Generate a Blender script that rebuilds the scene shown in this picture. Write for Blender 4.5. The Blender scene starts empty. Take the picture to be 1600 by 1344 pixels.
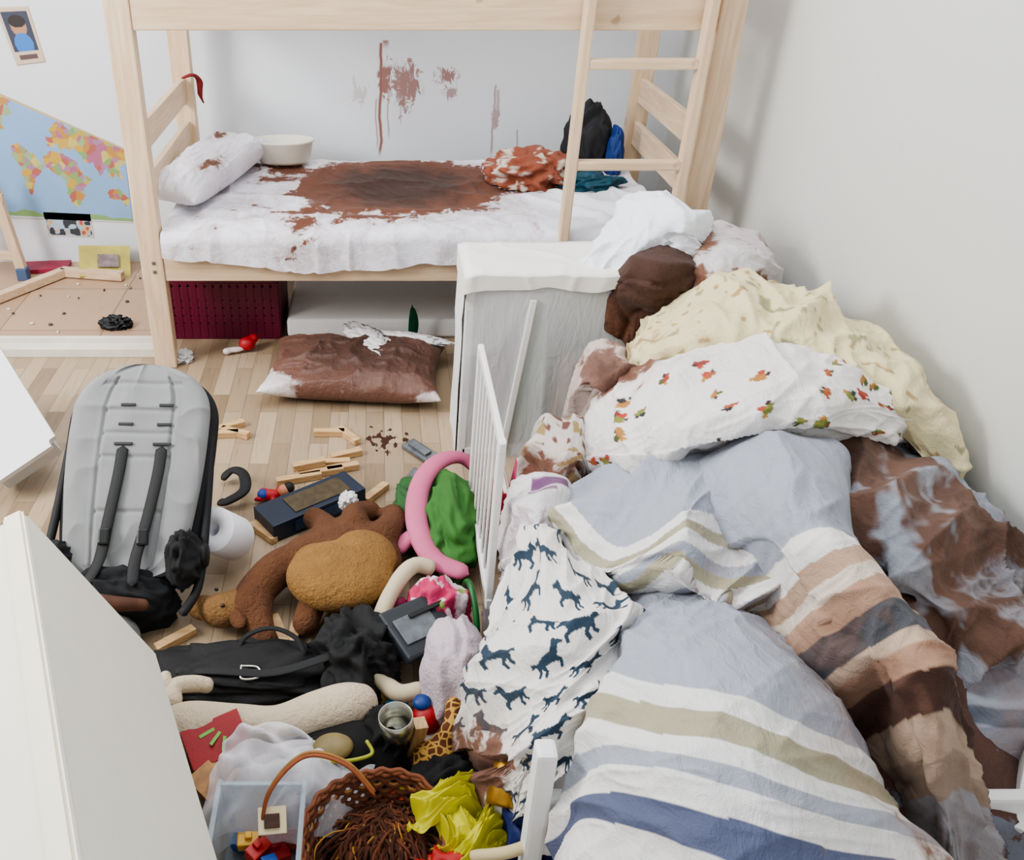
import bpy, bmesh, math, random
import numpy as np
from mathutils import Vector, Matrix, Euler, noise as mn
random.seed(5)
SC=bpy.context.scene
COL=SC.collection
# ---------------------------------------------------------------- colour
def lin(h):
    h=h.lstrip('#'); r=[int(h[i:i+2],16)/255 for i in (0,2,4)]
    return tuple((c/12.92 if c<=.04045 else ((c+.055)/1.055)**2.4) for c in r)
# ---------------------------------------------------------------- node helper
class NT:
    def __init__(s,name):
        s.m=bpy.data.materials.new(name); s.m.use_nodes=True; s.t=s.m.node_tree; s.t.nodes.clear()
        s.out=s.n("ShaderNodeOutputMaterial"); s.b=s.n("ShaderNodeBsdfPrincipled"); s.l(s.b.outputs[0],s.out.inputs[0])
    def n(s,t,**k):
        x=s.t.nodes.new(t)
        for a,b in k.items(): setattr(x,a,b)
        return x
    def l(s,a,b): s.t.links.new(a,b)
    def coord(s,kind="Object",scale=(1,1,1),rot=(0,0,0),loc=(0,0,0)):
        c=s.n("ShaderNodeTexCoord"); m=s.n("ShaderNodeMapping"); s.l(c.outputs[kind],m.inputs[0])
        m.inputs['Scale'].default_value=scale; m.inputs['Rotation'].default_value=rot; m.inputs['Location'].default_value=loc
        return m.outputs[0]
    def noise(s,vec,scale=5,detail=4,rough=.5,dist=0):
        x=s.n("ShaderNodeTexNoise"); s.l(vec,x.inputs['Vector']); x.inputs['Scale'].default_value=scale; x.inputs['Detail'].default_value=detail
        x.inputs['Roughness'].default_value=rough; x.inputs['Distortion'].default_value=dist; return x.outputs[0]
    def math(s,op,a,b=None,clamp=False):
        x=s.n("ShaderNodeMath",operation=op); x.use_clamp=clamp
        for i,v in enumerate((a,b)):
            if v is None: continue
            if isinstance(v,(int,float)): x.inputs[i].default_value=v
            else: s.l(v,x.inputs[i])
        return x.outputs[0]
    def step(s,a,e0,e1):
        x=s.n("ShaderNodeMapRange"); x.interpolation_type='SMOOTHSTEP'; s.l(a,x.inputs[0]); x.inputs[1].default_value=e0; x.inputs[2].default_value=e1; return x.outputs[0]
    def mix(s,f,a,b,mode='MIX'):
        x=s.n("ShaderNodeMix",data_type='RGBA',blend_type=mode)
        for i,v in ((0,f),(6,a),(7,b)):
            if isinstance(v,(int,float)): x.inputs[i].default_value=v
            elif isinstance(v,tuple): x.inputs[i].default_value=(*v[:3],1)
            else: s.l(v,x.inputs[i])
        return x.outputs[2]
    def bump(s,h,strength=.2,dist=.01):
        x=s.n("ShaderNodeBump"); x.inputs['Strength'].default_value=strength; x.inputs['Distance'].default_value=dist; s.l(h,x.inputs['Height']); s.l(x.outputs[0],s.b.inputs['Normal'])
    def attr(s,name):
        x=s.n("ShaderNodeAttribute",attribute_name=name); return x
    def setc(s,c):
        if isinstance(c,tuple): s.b.inputs['Base Color'].default_value=(*c[:3],1)
        else: s.l(c,s.b.inputs['Base Color'])
    def setp(s,**k):
        for a,b in k.items(): s.b.inputs[a.replace('_',' ')].default_value=b
MC={}
def M(hexc,rough=.6,var=.12,scale=12,bump=.15,metal=0,alpha=1,trans=0,kind=''):
    key=(hexc,rough,var,scale,bump,metal,alpha,trans,kind)
    if key in MC: return MC[key]
    t=NT("mat_"+hexc.strip('#')+kind); c=lin(hexc); co=t.coord()
    n=t.noise(co,scale,4)
    dark=tuple(x*(1-var*1.6) for x in c); lt=tuple(min(1,x*(1+var)) for x in c)
    t.setc(t.mix(n,dark,lt)); t.setp(Roughness=rough,Metallic=metal)
    if alpha<1: t.setp(Alpha=alpha)
    if trans: t.setp(Transmission_Weight=trans,IOR=1.3)
    if bump:
        t.bump(t.noise(co,scale*14 if kind!='fur' else 80,4,.7),bump,.004 if kind!='fur' else .02)
    MC[key]=t.m; return t.m
def wood(axis,c1='#c4a787',c2='#dcc5a8',name='wood'):
    key=('wood',axis,c1,c2)
    if key in MC: return MC[key]
    t=NT(name); sc=[16,16,16]; sc[axis]=1.1
    co=t.coord(scale=tuple(sc)); n=t.noise(co,1.6,6,.6,1.4); n2=t.noise(co,7,3,.6)
    f=t.math('ADD',t.math('MULTIPLY',n,.75),t.math('MULTIPLY',n2,.25))
    f=t.step(f,.28,.68); kn=t.step(t.noise(t.coord(),9,2),.72,.76)
    c=t.mix(f,lin(c1),lin(c2)); t.setc(t.mix(t.math('MULTIPLY',kn,.5),c,lin('#8a6446'))); t.setp(Roughness=.5)
    t.bump(f,.06,.003); MC[key]=t.m; return t.m
def cloth(name,edge='#7a4a3c',dark='#3a1c16',rough=.85,sc=9,bump=.45,soft=.07,halo=.0,k1=1.7,d0=.12,d1=.65):
    t=NT(name); a=t.attr('Col'); s=t.attr('Stain'); co=t.coord()
    n=t.noise(co,sc,6,.62,.6); n3=t.noise(co,sc*4,3,.6)
    x=t.math('ADD',s.outputs['Fac'],t.math('MULTIPLY',t.math('SUBTRACT',n,.5),k1))
    x=t.math('ADD',x,t.math('MULTIPLY',t.math('SUBTRACT',n3,.5),.35))
    m=t.step(x,0,soft); d=t.step(x,d0,d1)
    st=t.mix(d,lin(edge),lin(dark)); st=t.mix(t.math('MULTIPLY',n3,.3),st,tuple(v*1.5 for v in lin(edge)))
    n4=t.noise(co,3,3); base=t.mix(t.math('MULTIPLY',n4,.2),a.outputs['Color'],(.45,.44,.45),'MULTIPLY')
    if halo:
        e=lin(edge); base=t.mix(t.math('MULTIPLY',t.step(x,-.3,.05),halo),base,(e[0]*1.9,e[1]*2.0,e[2]*1.9))
    t.setc(t.mix(m,base,st)); t.setp(Roughness=rough); t.b.inputs['Sheen Weight'].default_value=.05
    t.bump(t.math('ADD',t.noise(t.coord(scale=(1,.45,1),rot=(0,0,.6)),26,5,.6,1.2),t.math('MULTIPLY',t.noise(co,300,2),.12)),bump,.02)
    return t.m
# ---------------------------------------------------------------- objects
def tag(o,label=None,cat=None,group=None,kind=None):
    if label: o['label']=label
    if cat: o['category']=cat
    if group: o['group']=group
    if kind: o['kind']=kind
    return o
def link(o,parent=None):
    COL.objects.link(o)
    if parent is not None:
        o.parent=parent; o.matrix_parent_inverse=parent.matrix_basis.inverted()
    return o
def empty(name,loc,label,cat,group=None):
    o=bpy.data.objects.new(name,None); o.empty_display_size=.05; o.location=loc; link(o); return tag(o,label,cat,group)
def mk(name,me,mat,parent=None,loc=(0,0,0),rot=(0,0,0),smooth=True,**k):
    if mat: me.materials.append(mat)
    if smooth: me.polygons.foreach_set('use_smooth',[True]*len(me.polygons))
    o=bpy.data.objects.new(name,me); o.location=loc; o.rotation_euler=rot; link(o,parent); return tag(o,**k)
def recenter(V):
    c=(V.min(0)+V.max(0))/2; c[2]=V[:,2].min(); return V-c,tuple(c)
def gridmesh(name,V,nr,nc,wrapc=False,attrs=None):
    me=bpy.data.meshes.new(name); V=np.asarray(V,dtype=np.float32).reshape(-1,3)
    idx=np.arange(nr*nc).reshape(nr,nc)
    if wrapc: idx=np.concatenate([idx,idx[:,:1]],1)
    F=np.stack([idx[:-1,:-1],idx[:-1,1:],idx[1:,1:],idx[1:,:-1]],-1).reshape(-1,4)
    me.vertices.add(len(V)); me.vertices.foreach_set('co',V.ravel())
    me.loops.add(F.size); me.loops.foreach_set('vertex_index',F.ravel().astype(np.int32))
    me.polygons.add(len(F)); me.polygons.foreach_set('loop_start',np.arange(0,F.size,4,dtype=np.int32))
    me.update(calc_edges=True)
    if attrs is not None:
        col,st=attrs
        a=me.attributes.new('Col','FLOAT_COLOR','POINT'); cc=np.ones((len(V),4),np.float32); cc[:,:3]=np.asarray(col).reshape(-1,3); a.data.foreach_set('color',cc.ravel())
        a=me.attributes.new('Stain','FLOAT','POINT'); a.data.foreach_set('value',np.asarray(st,dtype=np.float32).ravel())
    return me
def pyd(name,v,f):
    me=bpy.data.meshes.new(name); me.from_pydata(v,[],f); me.update(); return me
_R=np.random.RandomState(3); TAB=[_R.rand(64,64) for _ in range(40)]
def vn(x,y,seed=0):
    T=TAB[seed%40]; xi=np.floor(x).astype(int); yi=np.floor(y).astype(int); fx=x-xi; fy=y-yi
    fx=fx*fx*(3-2*fx); fy=fy*fy*(3-2*fy); a=xi&63;b=(xi+1)&63;c=yi&63;d=(yi+1)&63
    return (T[a,c]*(1-fx)+T[b,c]*fx)*(1-fy)+(T[a,d]*(1-fx)+T[b,d]*fx)*fy
def ridge(x,y,seed):
    n=vn(x+1.3*vn(x*.7,y*.7,seed+5),y,seed); return (1-np.abs(2*n-1))**2.2
def cr(P,n):
    m=len(P); t=np.linspace(0,m-1,n); i=np.clip(np.floor(t).astype(int),0,m-2); f=(t-i).reshape((-1,)+(1,)*(P.ndim-1))
    E=np.concatenate([2*P[:1]-P[1:2],P,2*P[-1:]-P[-2:-1]],0)
    p0,p1,p2,p3=E[i],E[i+1],E[i+2],E[i+3]
    return .5*((2*p1)+(-p0+p2)*f+(2*p0-5*p1+4*p2-p3)*f*f+(-p0+3*p1-3*p2+p3)*f**3)
def normals(P):
    gu=np.gradient(P,axis=1); gv=np.gradient(P,axis=0); n=np.cross(gu,gv); n/=np.linalg.norm(n,axis=2,keepdims=True)+1e-9
    n[n[...,2]<0]*=-1
    return n
def field(u,v,ells):
    S=np.full(u.shape,-1.0)
    for e in ells:
        cu,cv,ru,rv=e[:4]; s=e[4] if len(e)>4 else 1; a=e[5] if len(e)>5 else 0
        du,dv=u-cu,v-cv; c,si=math.cos(a),math.sin(a); x=(du*c+dv*si)/ru; y=(-du*si+dv*c)/rv
        S=np.maximum(S,s*(1-np.sqrt(x*x+y*y)))
    return S
def patch(name,rows,mat,col,stain=(),n=(120,120),skirt=(.06,.25),folds=((.015,6,2,0,1),),label=None,cat='blanket',parent=None,zmin=.015,fine=1.0,**k):
    G=np.array([[[float(a)/100 for a in p.split('/')] for p in r.split()] for r in rows]); G[...,1]*=-1
    def ext(a,b):
        d=a-b; d[...,2]=0; L=np.linalg.norm(d,axis=-1,keepdims=True)+1e-6; o=a+d/L*skirt[0]; o[...,2]-=skirt[1]; return o
    G=np.concatenate([ext(G[:1],G[1:2]),G,ext(G[-1:],G[-2:-1])],0)
    G=np.concatenate([ext(G[:,:1],G[:,1:2]),G,ext(G[:,-1:],G[:,-2:-1])],1)
    R,C=G.shape[:2]; P=cr(G,n[0]); P=np.swapaxes(cr(np.swapaxes(P,0,1),n[1]),0,1)
    v,u=np.meshgrid((np.linspace(0,R-1,n[0])-1)/(R-3),(np.linspace(0,C-1,n[1])-1)/(C-3),indexing='ij')
    Lu=np.mean(np.linalg.norm(np.diff(G[1:-1,1:-1],axis=1),axis=2))*(C-3); Lv=np.mean(np.linalg.norm(np.diff(G[1:-1,1:-1],axis=0),axis=2))*(R-3)
    N=normals(P); D=np.zeros(u.shape); sd0=folds[0][4]
    for amp,fa,fb,ang,sd in list(folds)+[(.013*fine,11,3.5,folds[0][3]+35,sd0+7),(.010*fine,17,7,folds[0][3]-25,sd0+9),(.005*fine,34,14,folds[0][3]+10,sd0+11)]:
        a=math.radians(ang); x=(u*Lu*math.cos(a)+v*Lv*math.sin(a)); y=(-u*Lu*math.sin(a)+v*Lv*math.cos(a))
        D+=amp*(ridge(x*fa+sd*3.1,y*fb+sd*1.7,sd)-.35)
    P=P+N*D[...,None]; P[...,0]=np.where(P[...,0]>2.2,2.2+.03*np.tanh((P[...,0]-2.2)/.1),P[...,0]); P[...,2]=np.maximum(P[...,2],zmin)
    c=col(u,v,u*Lu,v*Lv); st=field(u,v,stain) if not callable(stain) else stain(u,v)
    V,loc=recenter(P.reshape(-1,3)); me=gridmesh(name,V,n[0],n[1],attrs=(c,st))
    return mk(name,me,mat,parent,loc=loc,label=label,cat=cat,**k)
def solid(h):
    c=np.array(lin(h))
    return lambda u,v,x,y: np.broadcast_to(c,u.shape+(3,)).copy()
def bands(base,lst,coord=lambda u,v:v,wob=.012):
    def f(u,v,x,y):
        t=coord(u,v)+wob*(vn(u*3,v*3,4)-.5); C=np.broadcast_to(np.array(lin(base)),u.shape+(3,)).copy()
        for a,b,h in lst: C[(t>=a)&(t<b)]=lin(h)
        return C
    return f
def inpoly(x,y,poly):
    r=np.zeros(x.shape,bool); n=len(poly)
    for i in range(n):
        x1,y1=poly[i];x2,y2=poly[(i+1)%n]
        if y1==y2: continue
        r^=((y1>y)!=(y2>y))&(x<(x2-x1)*(y-y1)/(y2-y1)+x1)
    return r
def boxes(name,lst,mat,parent=None,bev=.004,smooth=False,origin=None,rot=(0,0,0),**k):
    """list of (center,size[,euler]) joined in one mesh"""
    bm=bmesh.new()
    o=Vector(origin) if origin else Vector(lst[0][0])
    for b in lst:
        c,s=b[0],b[1]; e=b[2] if len(b)>2 else (0,0,0)
        r=bmesh.ops.create_cube(bm,size=1,matrix=Matrix.Translation(Vector(c)-o)@Euler(e).to_matrix().to_4x4()@Matrix.Diagonal((*s,1)))
    if bev: bmesh.ops.bevel(bm,geom=bm.edges[:],offset=bev,segments=2,affect='EDGES',profile=.6)
    me=bpy.data.meshes.new(name); bm.to_mesh(me); bm.free()
    return mk(name,me,mat,parent,loc=o,rot=rot,smooth=smooth,**k)
def tube(name,pts,rad,mat,parent=None,n=40,seg=12,closed=False,flat=1,**k):
    P=np.array(pts,float); R=np.array(rad if hasattr(rad,'__len__') else [rad]*len(P),float)
    if closed: P=np.vstack([P,P[:1]]); R=np.append(R,R[0])
    Q=cr(P,n); r=cr(R.reshape(-1,1),n)[:,0]
    if not closed:
        s=np.linspace(0,1,n); L=np.sum(np.linalg.norm(np.diff(Q,axis=0),axis=1)); e0=np.clip(s*L/(r[0]+1e-6),0,1); e1=np.clip((1-s)*L/(r[-1]+1e-6),0,1)
        r=r*np.sqrt(np.maximum(1-(1-e0)**2,.0004))*np.sqrt(np.maximum(1-(1-e1)**2,.0004))
    T=np.gradient(Q,axis=0); T/=np.linalg.norm(T,axis=1,keepdims=True)+1e-9
    up=np.array([0,0,1.0]); S=np.cross(T,up); bad=np.linalg.norm(S,axis=1)<.05; S[bad]=[1,0,0]; S/=np.linalg.norm(S,axis=1,keepdims=True); U=np.cross(S,T)
    a=np.linspace(0,2*math.pi,seg,endpoint=False)
    V=Q[:,None]+r[:,None,None]*(np.cos(a)[None,:,None]*S[:,None]+flat*np.sin(a)[None,:,None]*U[:,None])
    V,loc=recenter(V.reshape(-1,3))
    return mk(name,gridmesh(name,V,n,seg,wrapc=True),mat,parent,loc=loc,**k)
def lathe(name,prof,mat,parent=None,seg=40,loc=(0,0,0),rot=(0,0,0),sx=1,sy=1,**k):
    a=np.linspace(0,2*math.pi,seg,endpoint=False); p=np.array(prof,float)
    V=np.stack([p[:,0:1]*np.cos(a)*sx,p[:,0:1]*np.sin(a)*sy,np.repeat(p[:,1:2],seg,1)],-1)
    return mk(name,gridmesh(name,V,len(p),seg,wrapc=True),mat,parent,loc=loc,rot=rot,**k)
def crumple(name,loc,size,mat,parent=None,rot=0,amp=.25,freq=3,seed=1,sub=5,col='#ffffff',stain=-1,colf=None,**k):
    bm=bmesh.new(); bmesh.ops.create_icosphere(bm,subdivisions=sub,radius=1); V=[]
    for v in bm.verts:
        p=v.co.copy(); q=p*freq+Vector((seed*7.3,seed*3.1,seed)); w=Vector((mn.noise(q*.6),mn.noise(q*.6+Vector((9,0,0))),0))*1.2
        d=1-abs(mn.noise(q+w))*2; d2=1-abs(mn.noise((q+w)*2.3))*2
        s=1+amp*(d-.5)+amp*.4*(d2-.5); p*=s
        if p.z<-.55: p.z=-.55
        v.co=Vector((p.x*size[0],p.y*size[1],(p.z+.55)*size[2]*.65))
    me=bpy.data.meshes.new(name); bm.to_mesh(me); nv=len(bm.verts); bm.free()
    a=me.attributes.new('Col','FLOAT_COLOR','POINT'); co=np.empty(nv*3,np.float32); me.vertices.foreach_get('co',co); co=co.reshape(-1,3)
    cc=np.ones((nv,4),np.float32); cc[:,:3]=lin(col)
    if colf: cc[:,:3]=colf(co)
    a.data.foreach_set('color',cc.ravel()); a=me.attributes.new('Stain','FLOAT','POINT'); st=np.full(nv,stain,np.float32) if not callable(stain) else stain(co).astype(np.float32); a.data.foreach_set('value',st)
    return mk(name,me,mat,parent,loc=loc,rot=(0,0,rot),**k)
def pillow(name,loc,w,d,h,mat,rot=(0,0,0),col='#f0eeee',stain=(),seed=1,parent=None,amp=.02,**k):
    n=110; u,v=np.meshgrid(np.linspace(-1,1,n),np.linspace(-1,1,n)); P=[]
    A=[];S=[]
    for sgn in (1,-1):
        th=h/2*np.power(np.clip((1-np.abs(u)**3.2)*(1-np.abs(v)**3.2),0,1),.5)
        x=w/2*u*(1-.09*(1-v**2)*np.abs(u)**3); y=d/2*v*(1-.09*(1-u**2)*np.abs(v)**3)
        z=sgn*th*(1+.0*u)+ (amp*(ridge(u*2+seed,v*2,seed)-.4)+amp*.5*(ridge(u*5,v*4+seed,seed+1)-.4)+amp*.2*(ridge(u*11+v*4,v*8+seed,seed+2)-.4))*np.sqrt(th/(h/2)) *(1 if sgn>0 else .2)
        P.append(np.stack([x,y,z+h*.5],-1)); A.append(np.broadcast_to(np.array(lin(col)),u.shape+(3,))); S.append(field((u+1)/2,(v+1)/2,stain))
    V=np.concatenate([P[0],P[1][::-1]],0); C=np.concatenate([A[0],A[1][::-1]],0); T=np.concatenate([S[0],S[1][::-1]],0)
    me=gridmesh(name,V,2*n,n,attrs=(C,T))
    bm=bmesh.new(); bm.from_mesh(me); bmesh.ops.remove_doubles(bm,verts=bm.verts,dist=.0004); bm.to_mesh(me); bm.free()
    return mk(name,me,mat,parent,loc=loc,rot=rot,**k)
def blobby(name,ells,mat,parent=None,vox=.008,chains=(),**k):
    """one continuous surface from overlapping lobes and tapered chains (list of [(x,y,z,r),...])"""
    bm=bmesh.new(); o=Vector(ells[0][0])
    for e in ells:
        c,s=e[0],e[1]; r=e[2] if len(e)>2 else (0,0,0)
        bmesh.ops.create_icosphere(bm,subdivisions=3,radius=1,matrix=Matrix.Translation(Vector(c)-o)@Euler(r).to_matrix().to_4x4()@Matrix.Diagonal((*s,1)))
    for ch in chains:
        Q=cr(np.array(ch,float),len(ch)*6)
        for q in Q: bmesh.ops.create_icosphere(bm,subdivisions=2,radius=float(q[3]),matrix=Matrix.Translation(Vector(q[:3])-o))
    me=bpy.data.meshes.new(name); bm.to_mesh(me); bm.free()
    ob=mk(name,me,mat,parent,loc=o,**k)
    m=ob.modifiers.new('r','REMESH'); m.mode='VOXEL'; m.voxel_size=vox; m.use_smooth_shade=True
    m=ob.modifiers.new('s','SMOOTH'); m.factor=.6; m.iterations=6
    return ob
# ================================================================= ROOM
WX=2.25; WY=1.15
def floor_mat():
    t=NT('floor_laminate'); co=t.coord(rot=(0,0,math.pi/2)); b=t.n("ShaderNodeTexBrick"); t.l(co,b.inputs['Vector'])
    b.offset=.37; b.squash=1; b.inputs['Scale'].default_value=1; b.inputs['Brick Width'].default_value=.34; b.inputs['Row Height'].default_value=.065
    b.inputs['Mortar Size'].default_value=.001; b.inputs['Color1'].default_value=(0,0,0,1); b.inputs['Color2'].default_value=(1,1,1,1); b.inputs['Mortar'].default_value=(.2,.2,.2,1); b.inputs['Bias'].default_value=0
    g=t.noise(t.coord(scale=(14,1.2,1)),2.2,6,.6,1.0); pl=t.mix(b.outputs['Color'],lin('#7d6a54'),lin('#b3a087')); w=t.mix(t.step(g,.3,.7),pl,lin('#a08a6e')); w=t.mix(.5,w,pl)
    w=t.mix(t.math('MULTIPLY',t.step(t.noise(t.coord(scale=(30,2,1)),3,4),.55,.75),.35),w,lin('#6c563f'))
    w=t.mix(t.math('MULTIPLY',b.outputs['Fac'],.6),w,lin('#54432f'))
    c=t.n("ShaderNodeTexCoord"); s=t.n("ShaderNodeSeparateXYZ"); t.l(c.outputs['Object'],s.inputs[0])
    reg=t.math('MULTIPLY',t.math('LESS_THAN',s.outputs[0],0.0),t.math('GREATER_THAN',s.outputs[1],.16))
    b2=t.n("ShaderNodeTexBrick"); t.l(t.coord(loc=(.3,.1,0)),b2.inputs['Vector']); b2.inputs['Scale'].default_value=1; b2.inputs['Brick Width'].default_value=.45; b2.inputs['Row Height'].default_value=.45; b2.inputs['Mortar Size'].default_value=.003
    b2.offset=0; b2.inputs['Color1'].default_value=(*lin('#b99c82'),1); b2.inputs['Color2'].default_value=(*lin('#ae9177'),1); b2.inputs['Mortar'].default_value=(*lin('#7d664f'),1)
    w=t.mix(reg,w,t.mix(t.math('MULTIPLY',g,.3),b2.outputs['Color'],lin('#987c62')))
    sep=c.outputs['Object']; m1=t.n("ShaderNodeMapping"); t.l(sep,m1.inputs[0]); m1.inputs['Location'].default_value=(-.91,.53,0)
    ln=t.n("ShaderNodeVectorMath",operation='LENGTH'); t.l(m1.outputs[0],ln.inputs[0])
    k=t.math('SUBTRACT',t.noise(t.coord(scale=(40,22,1)),1,3),t.math('MULTIPLY',ln.outputs['Value'],2.2)); sp=t.step(k,.42,.46)
    k2=t.step(t.noise(t.coord(),34,2),.74,.77)
    w=t.mix(t.math('MAXIMUM',sp,t.math('MULTIPLY',k2,.7)),w,lin('#3b2116'))
    t.setc(w); t.setp(Roughness=.42); t.bump(g,.05,.002); return t.m
def wall_mat(c,stains=False):
    t=NT('wall_paint'); co=t.coord(); n=t.noise(co,1.5,3); base=t.mix(n,tuple(x*.96 for x in lin(c)),lin(c))
    sm=t.step(t.noise(co,7,4),.66,.74); base=t.mix(t.math('MULTIPLY',sm,.06),base,lin('#8d7a70'))
    if stains:
        c0=t.n("ShaderNodeTexCoord"); s=t.n("ShaderNodeSeparateXYZ"); t.l(c0.outputs['Object'],s.inputs[0]); X,Z=s.outputs[0],s.outputs[2]
        nz=t.noise(t.coord(scale=(1.6,1,.8)),22,6,.7,.8)
        F=None
        def ell(cx,cz,rx,rz,st,lim):
            a=t.math('DIVIDE',t.math('SUBTRACT',X,cx),rx); b=t.math('DIVIDE',t.math('SUBTRACT',Z,cz),rz)
            d=t.math('SQRT',t.math('ADD',t.math('MULTIPLY',a,a),t.math('MULTIPLY',b,b)))
            return t.math('MULTIPLY',t.step(t.math('ADD',t.math('SUBTRACT',1,d),t.math('MULTIPLY',t.math('SUBTRACT',nz,.5),2.8)),lim,lim+.3),st)
        for e in ((.92,.86,.06,.16,.85,.45),(1.01,.85,.12,.18,.8,.36),(1.2,.89,.09,.06,.8,.4),(1.22,.82,.07,.05,.65,.4),(.8,.82,.1,.12,.3,.55),(1.44,.72,.03,.1,.6,.35)):
            x=ell(*e); F=x if F is None else t.math('MAXIMUM',F,x)
        wx=t.math('ADD',X,t.math('MULTIPLY',t.math('SUBTRACT',t.noise(t.coord(scale=(.2,.2,1)),9,2),.5),.03))
        for cx,z0,z1,w,st in ((.903,.52,1.04,.006,.9),(.925,1.0,1.05,.012,.9),(.885,.55,.8,.003,.6),(.94,.6,.9,.003,.55),(1.43,.52,.86,.004,.6),(1.445,.70,.84,.006,.5),(1.55,.52,.66,.003,.55),(1.0,.66,.8,.003,.45)):
            a=t.math('SUBTRACT',1,t.step(t.math('ABSOLUTE',t.math('SUBTRACT',wx,cx)),w*.5,w*1.8))
            b=t.math('MULTIPLY',t.step(Z,z0,z0+.05),t.math('SUBTRACT',1,t.step(Z,z1-.01,z1))); x=t.math('MULTIPLY',t.math('MULTIPLY',a,b),st); F=t.math('MAXIMUM',F,x)
        base=t.mix(F,base,lin('#82412a'))
    t.setc(base); t.setp(Roughness=.8); t.bump(t.noise(co,90,3),.06,.004); return t.m
def slab(name,c,s,mat):
    return boxes(name,[(c,s)],mat,bev=0,kind='structure',origin=(0,0,0))
slab('floor',(.1,-1.2,-.05),(4.4,4.8,.1),floor_mat())
slab('wall_back',(.1,WY+.05,1.25),(4.5,.1,2.6),wall_mat('#dce1e7',True))
slab('wall_right',(WX+.05,-1.2,1.25),(.1,4.8,2.6),wall_mat('#cfd0cc'))
slab('wall_left',(-2.1,-1.2,1.25),(.1,4.8,2.6),wall_mat('#cfd2d5'))
boxes('trim_1',[((-.52,.13,.02),(1.0,.075,.04)),((-.52,.155,.05),(1.0,.02,.03))],M('#dcd6cb',.5),bev=.004,kind='structure')
# ================================================================= BUNK BED
bed=empty('bunk_bed',(1.03,.5,0),'pale pine bunk bed with ladder standing against the back wall','bed')
wx,wy,wz=wood(0),wood(1),wood(2)
for (x,y) in ((.0425,.03),(2.0375,.03),(.0425,.94),(2.0375,.94)):
    boxes('post',[((x,y,.83),(.085,.06,1.66))],wz,bed,bev=.006)
for y in (.02,.955): boxes('side_rail',[((1.04,y,.425),(1.91,.028,.11))],wx,bed)
for y in (.02,.955): boxes('upper_side_rail',[((1.04,y,1.315),(1.91,.028,.14))],wx,bed)
boxes('guard_rail',[((1.04,.02,1.55),(1.91,.025,.1))],wx,bed)
for x in (.045,2.035):
    for z in (.425,.70,.88,1.315,1.5):
        boxes('end_board',[((x,.485,z),(.026,.85,.1))],wy,bed)
boxes('slat_base',[((.15+i*.14,.485,.405),(.07,.84,.016)) for i in range(14)],wy,bed,bev=.002)
lad=empty('ladder',(1.75,-.05,.5),None,None); lad.parent=bed; lad.matrix_parent_inverse=bed.matrix_basis.inverted()
for x in (1.562,1.952): boxes('ladder_rail',[((x,-.035,1.1),(.034,.05,1.18))],wz,lad,bev=.006)
for z in (.82,1.15,1.48): boxes('rung',[((1.757,-.035,z),(.36,.045,.032))],wx,lad,bev=.006)
for i in (0,1): boxes('screw',[((.05,-.002,.41+.035*i),(.012,.006,.012))],M('#8a8580',.35,metal=.8),bed,bev=.002)
boxes('mattress',[((1.035,.49,.485),(1.89,.88,.14))],M('#dedad6',.9),bev=.03,smooth=True,label='white mattress lying in the lower bunk',cat='mattress')
def sheet():
    nx,ns=360,230; X=np.linspace(.092,1.985,nx); S=np.linspace(0,1,ns); s,x=np.meshgrid(S,X,indexing='ij')
    top=.955; L=top+.02; hem=.085+.035*np.exp(-((x-.72)/.4)**2)+.03*vn(x*5,x*0,3)-.02*np.exp(-((x-.1)/.15)**2)
    tot=L+hem; d=s*tot; y=np.where(d<L,top-d,-.022); z=np.where(d<L,.565,.565-(d-L))
    e=np.clip((d-(L-.04))/.08,0,1); y=np.where((d>L-.04)&(d<L+.04),(-.022)+(.04)*(1-np.sin(e*math.pi/2))*1.0,y); z=np.where((d>L-.04)&(d<L+.04),.565-.04*(1-np.cos(e*math.pi/2)),z)
    z=z+.014*(ridge(x*3,y*6,2)-.35)*np.clip(d*6,0,1)+.008*(ridge(x*9,y*4,6)-.3)+.004*(ridge(x*16+y*9,y*12,9)-.3)
    y=y-np.where(d>L-.04,.014*ridge(x*9,d*2,7)+.002,0)
    z+= .02*np.exp(-((x-1.75)/.25)**2-((y-.25)/.25)**2)*ridge(x*6+y*4,y*3,8)*2
    z+= .02*np.exp(-((y-.08)/.08)**2)*ridge(x*2.2-y*10,y*3,12)
    core=field(x,y,((.98,.58,.56,.50,1.75),(.84,.34,.36,.26,.9)))
    spl=field(x,y,((.50,.80,.20,.12,.42),(.47,.66,.18,.10,.38),(.60,.10,.16,.10,.30),(.9,.14,.40,.10,.36),(1.2,.26,.24,.14,.40),(1.38,.52,.15,.15,.40),(.33,.86,.12,.08,.30),(.65,.22,.25,.10,.40),(.40,.3,.2,.2,.12),(1.35,.2,.2,.2,.12),(.25,.15,.2,.2,.02),(.6,-.02,.25,.08,.14)))
    st=np.maximum(core-.28,spl-.17)
    st-=.9*np.clip((x-1.48)/.12,0,1)
    V=np.stack([x,y,z],-1); V,loc=recenter(V.reshape(-1,3))
    C=np.broadcast_to(np.array(lin('#e2e2ea')),s.shape+(3,))
    me=gridmesh('sheet',V,ns,nx,attrs=(C,st)); mk('bed_sheet',me,cloth('sheet_cloth','#633a28','#1f100a',sc=11,halo=.35,bump=.25,soft=.12,k1=1.1,d0=.12,d1=.9),loc=loc,label='white bed sheet with a large dark brown stain on the bunk',cat='bed sheet')
sheet()
CW=cloth('cotton_cloth','#74503f','#41291f',soft=.2,halo=.22)
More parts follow.
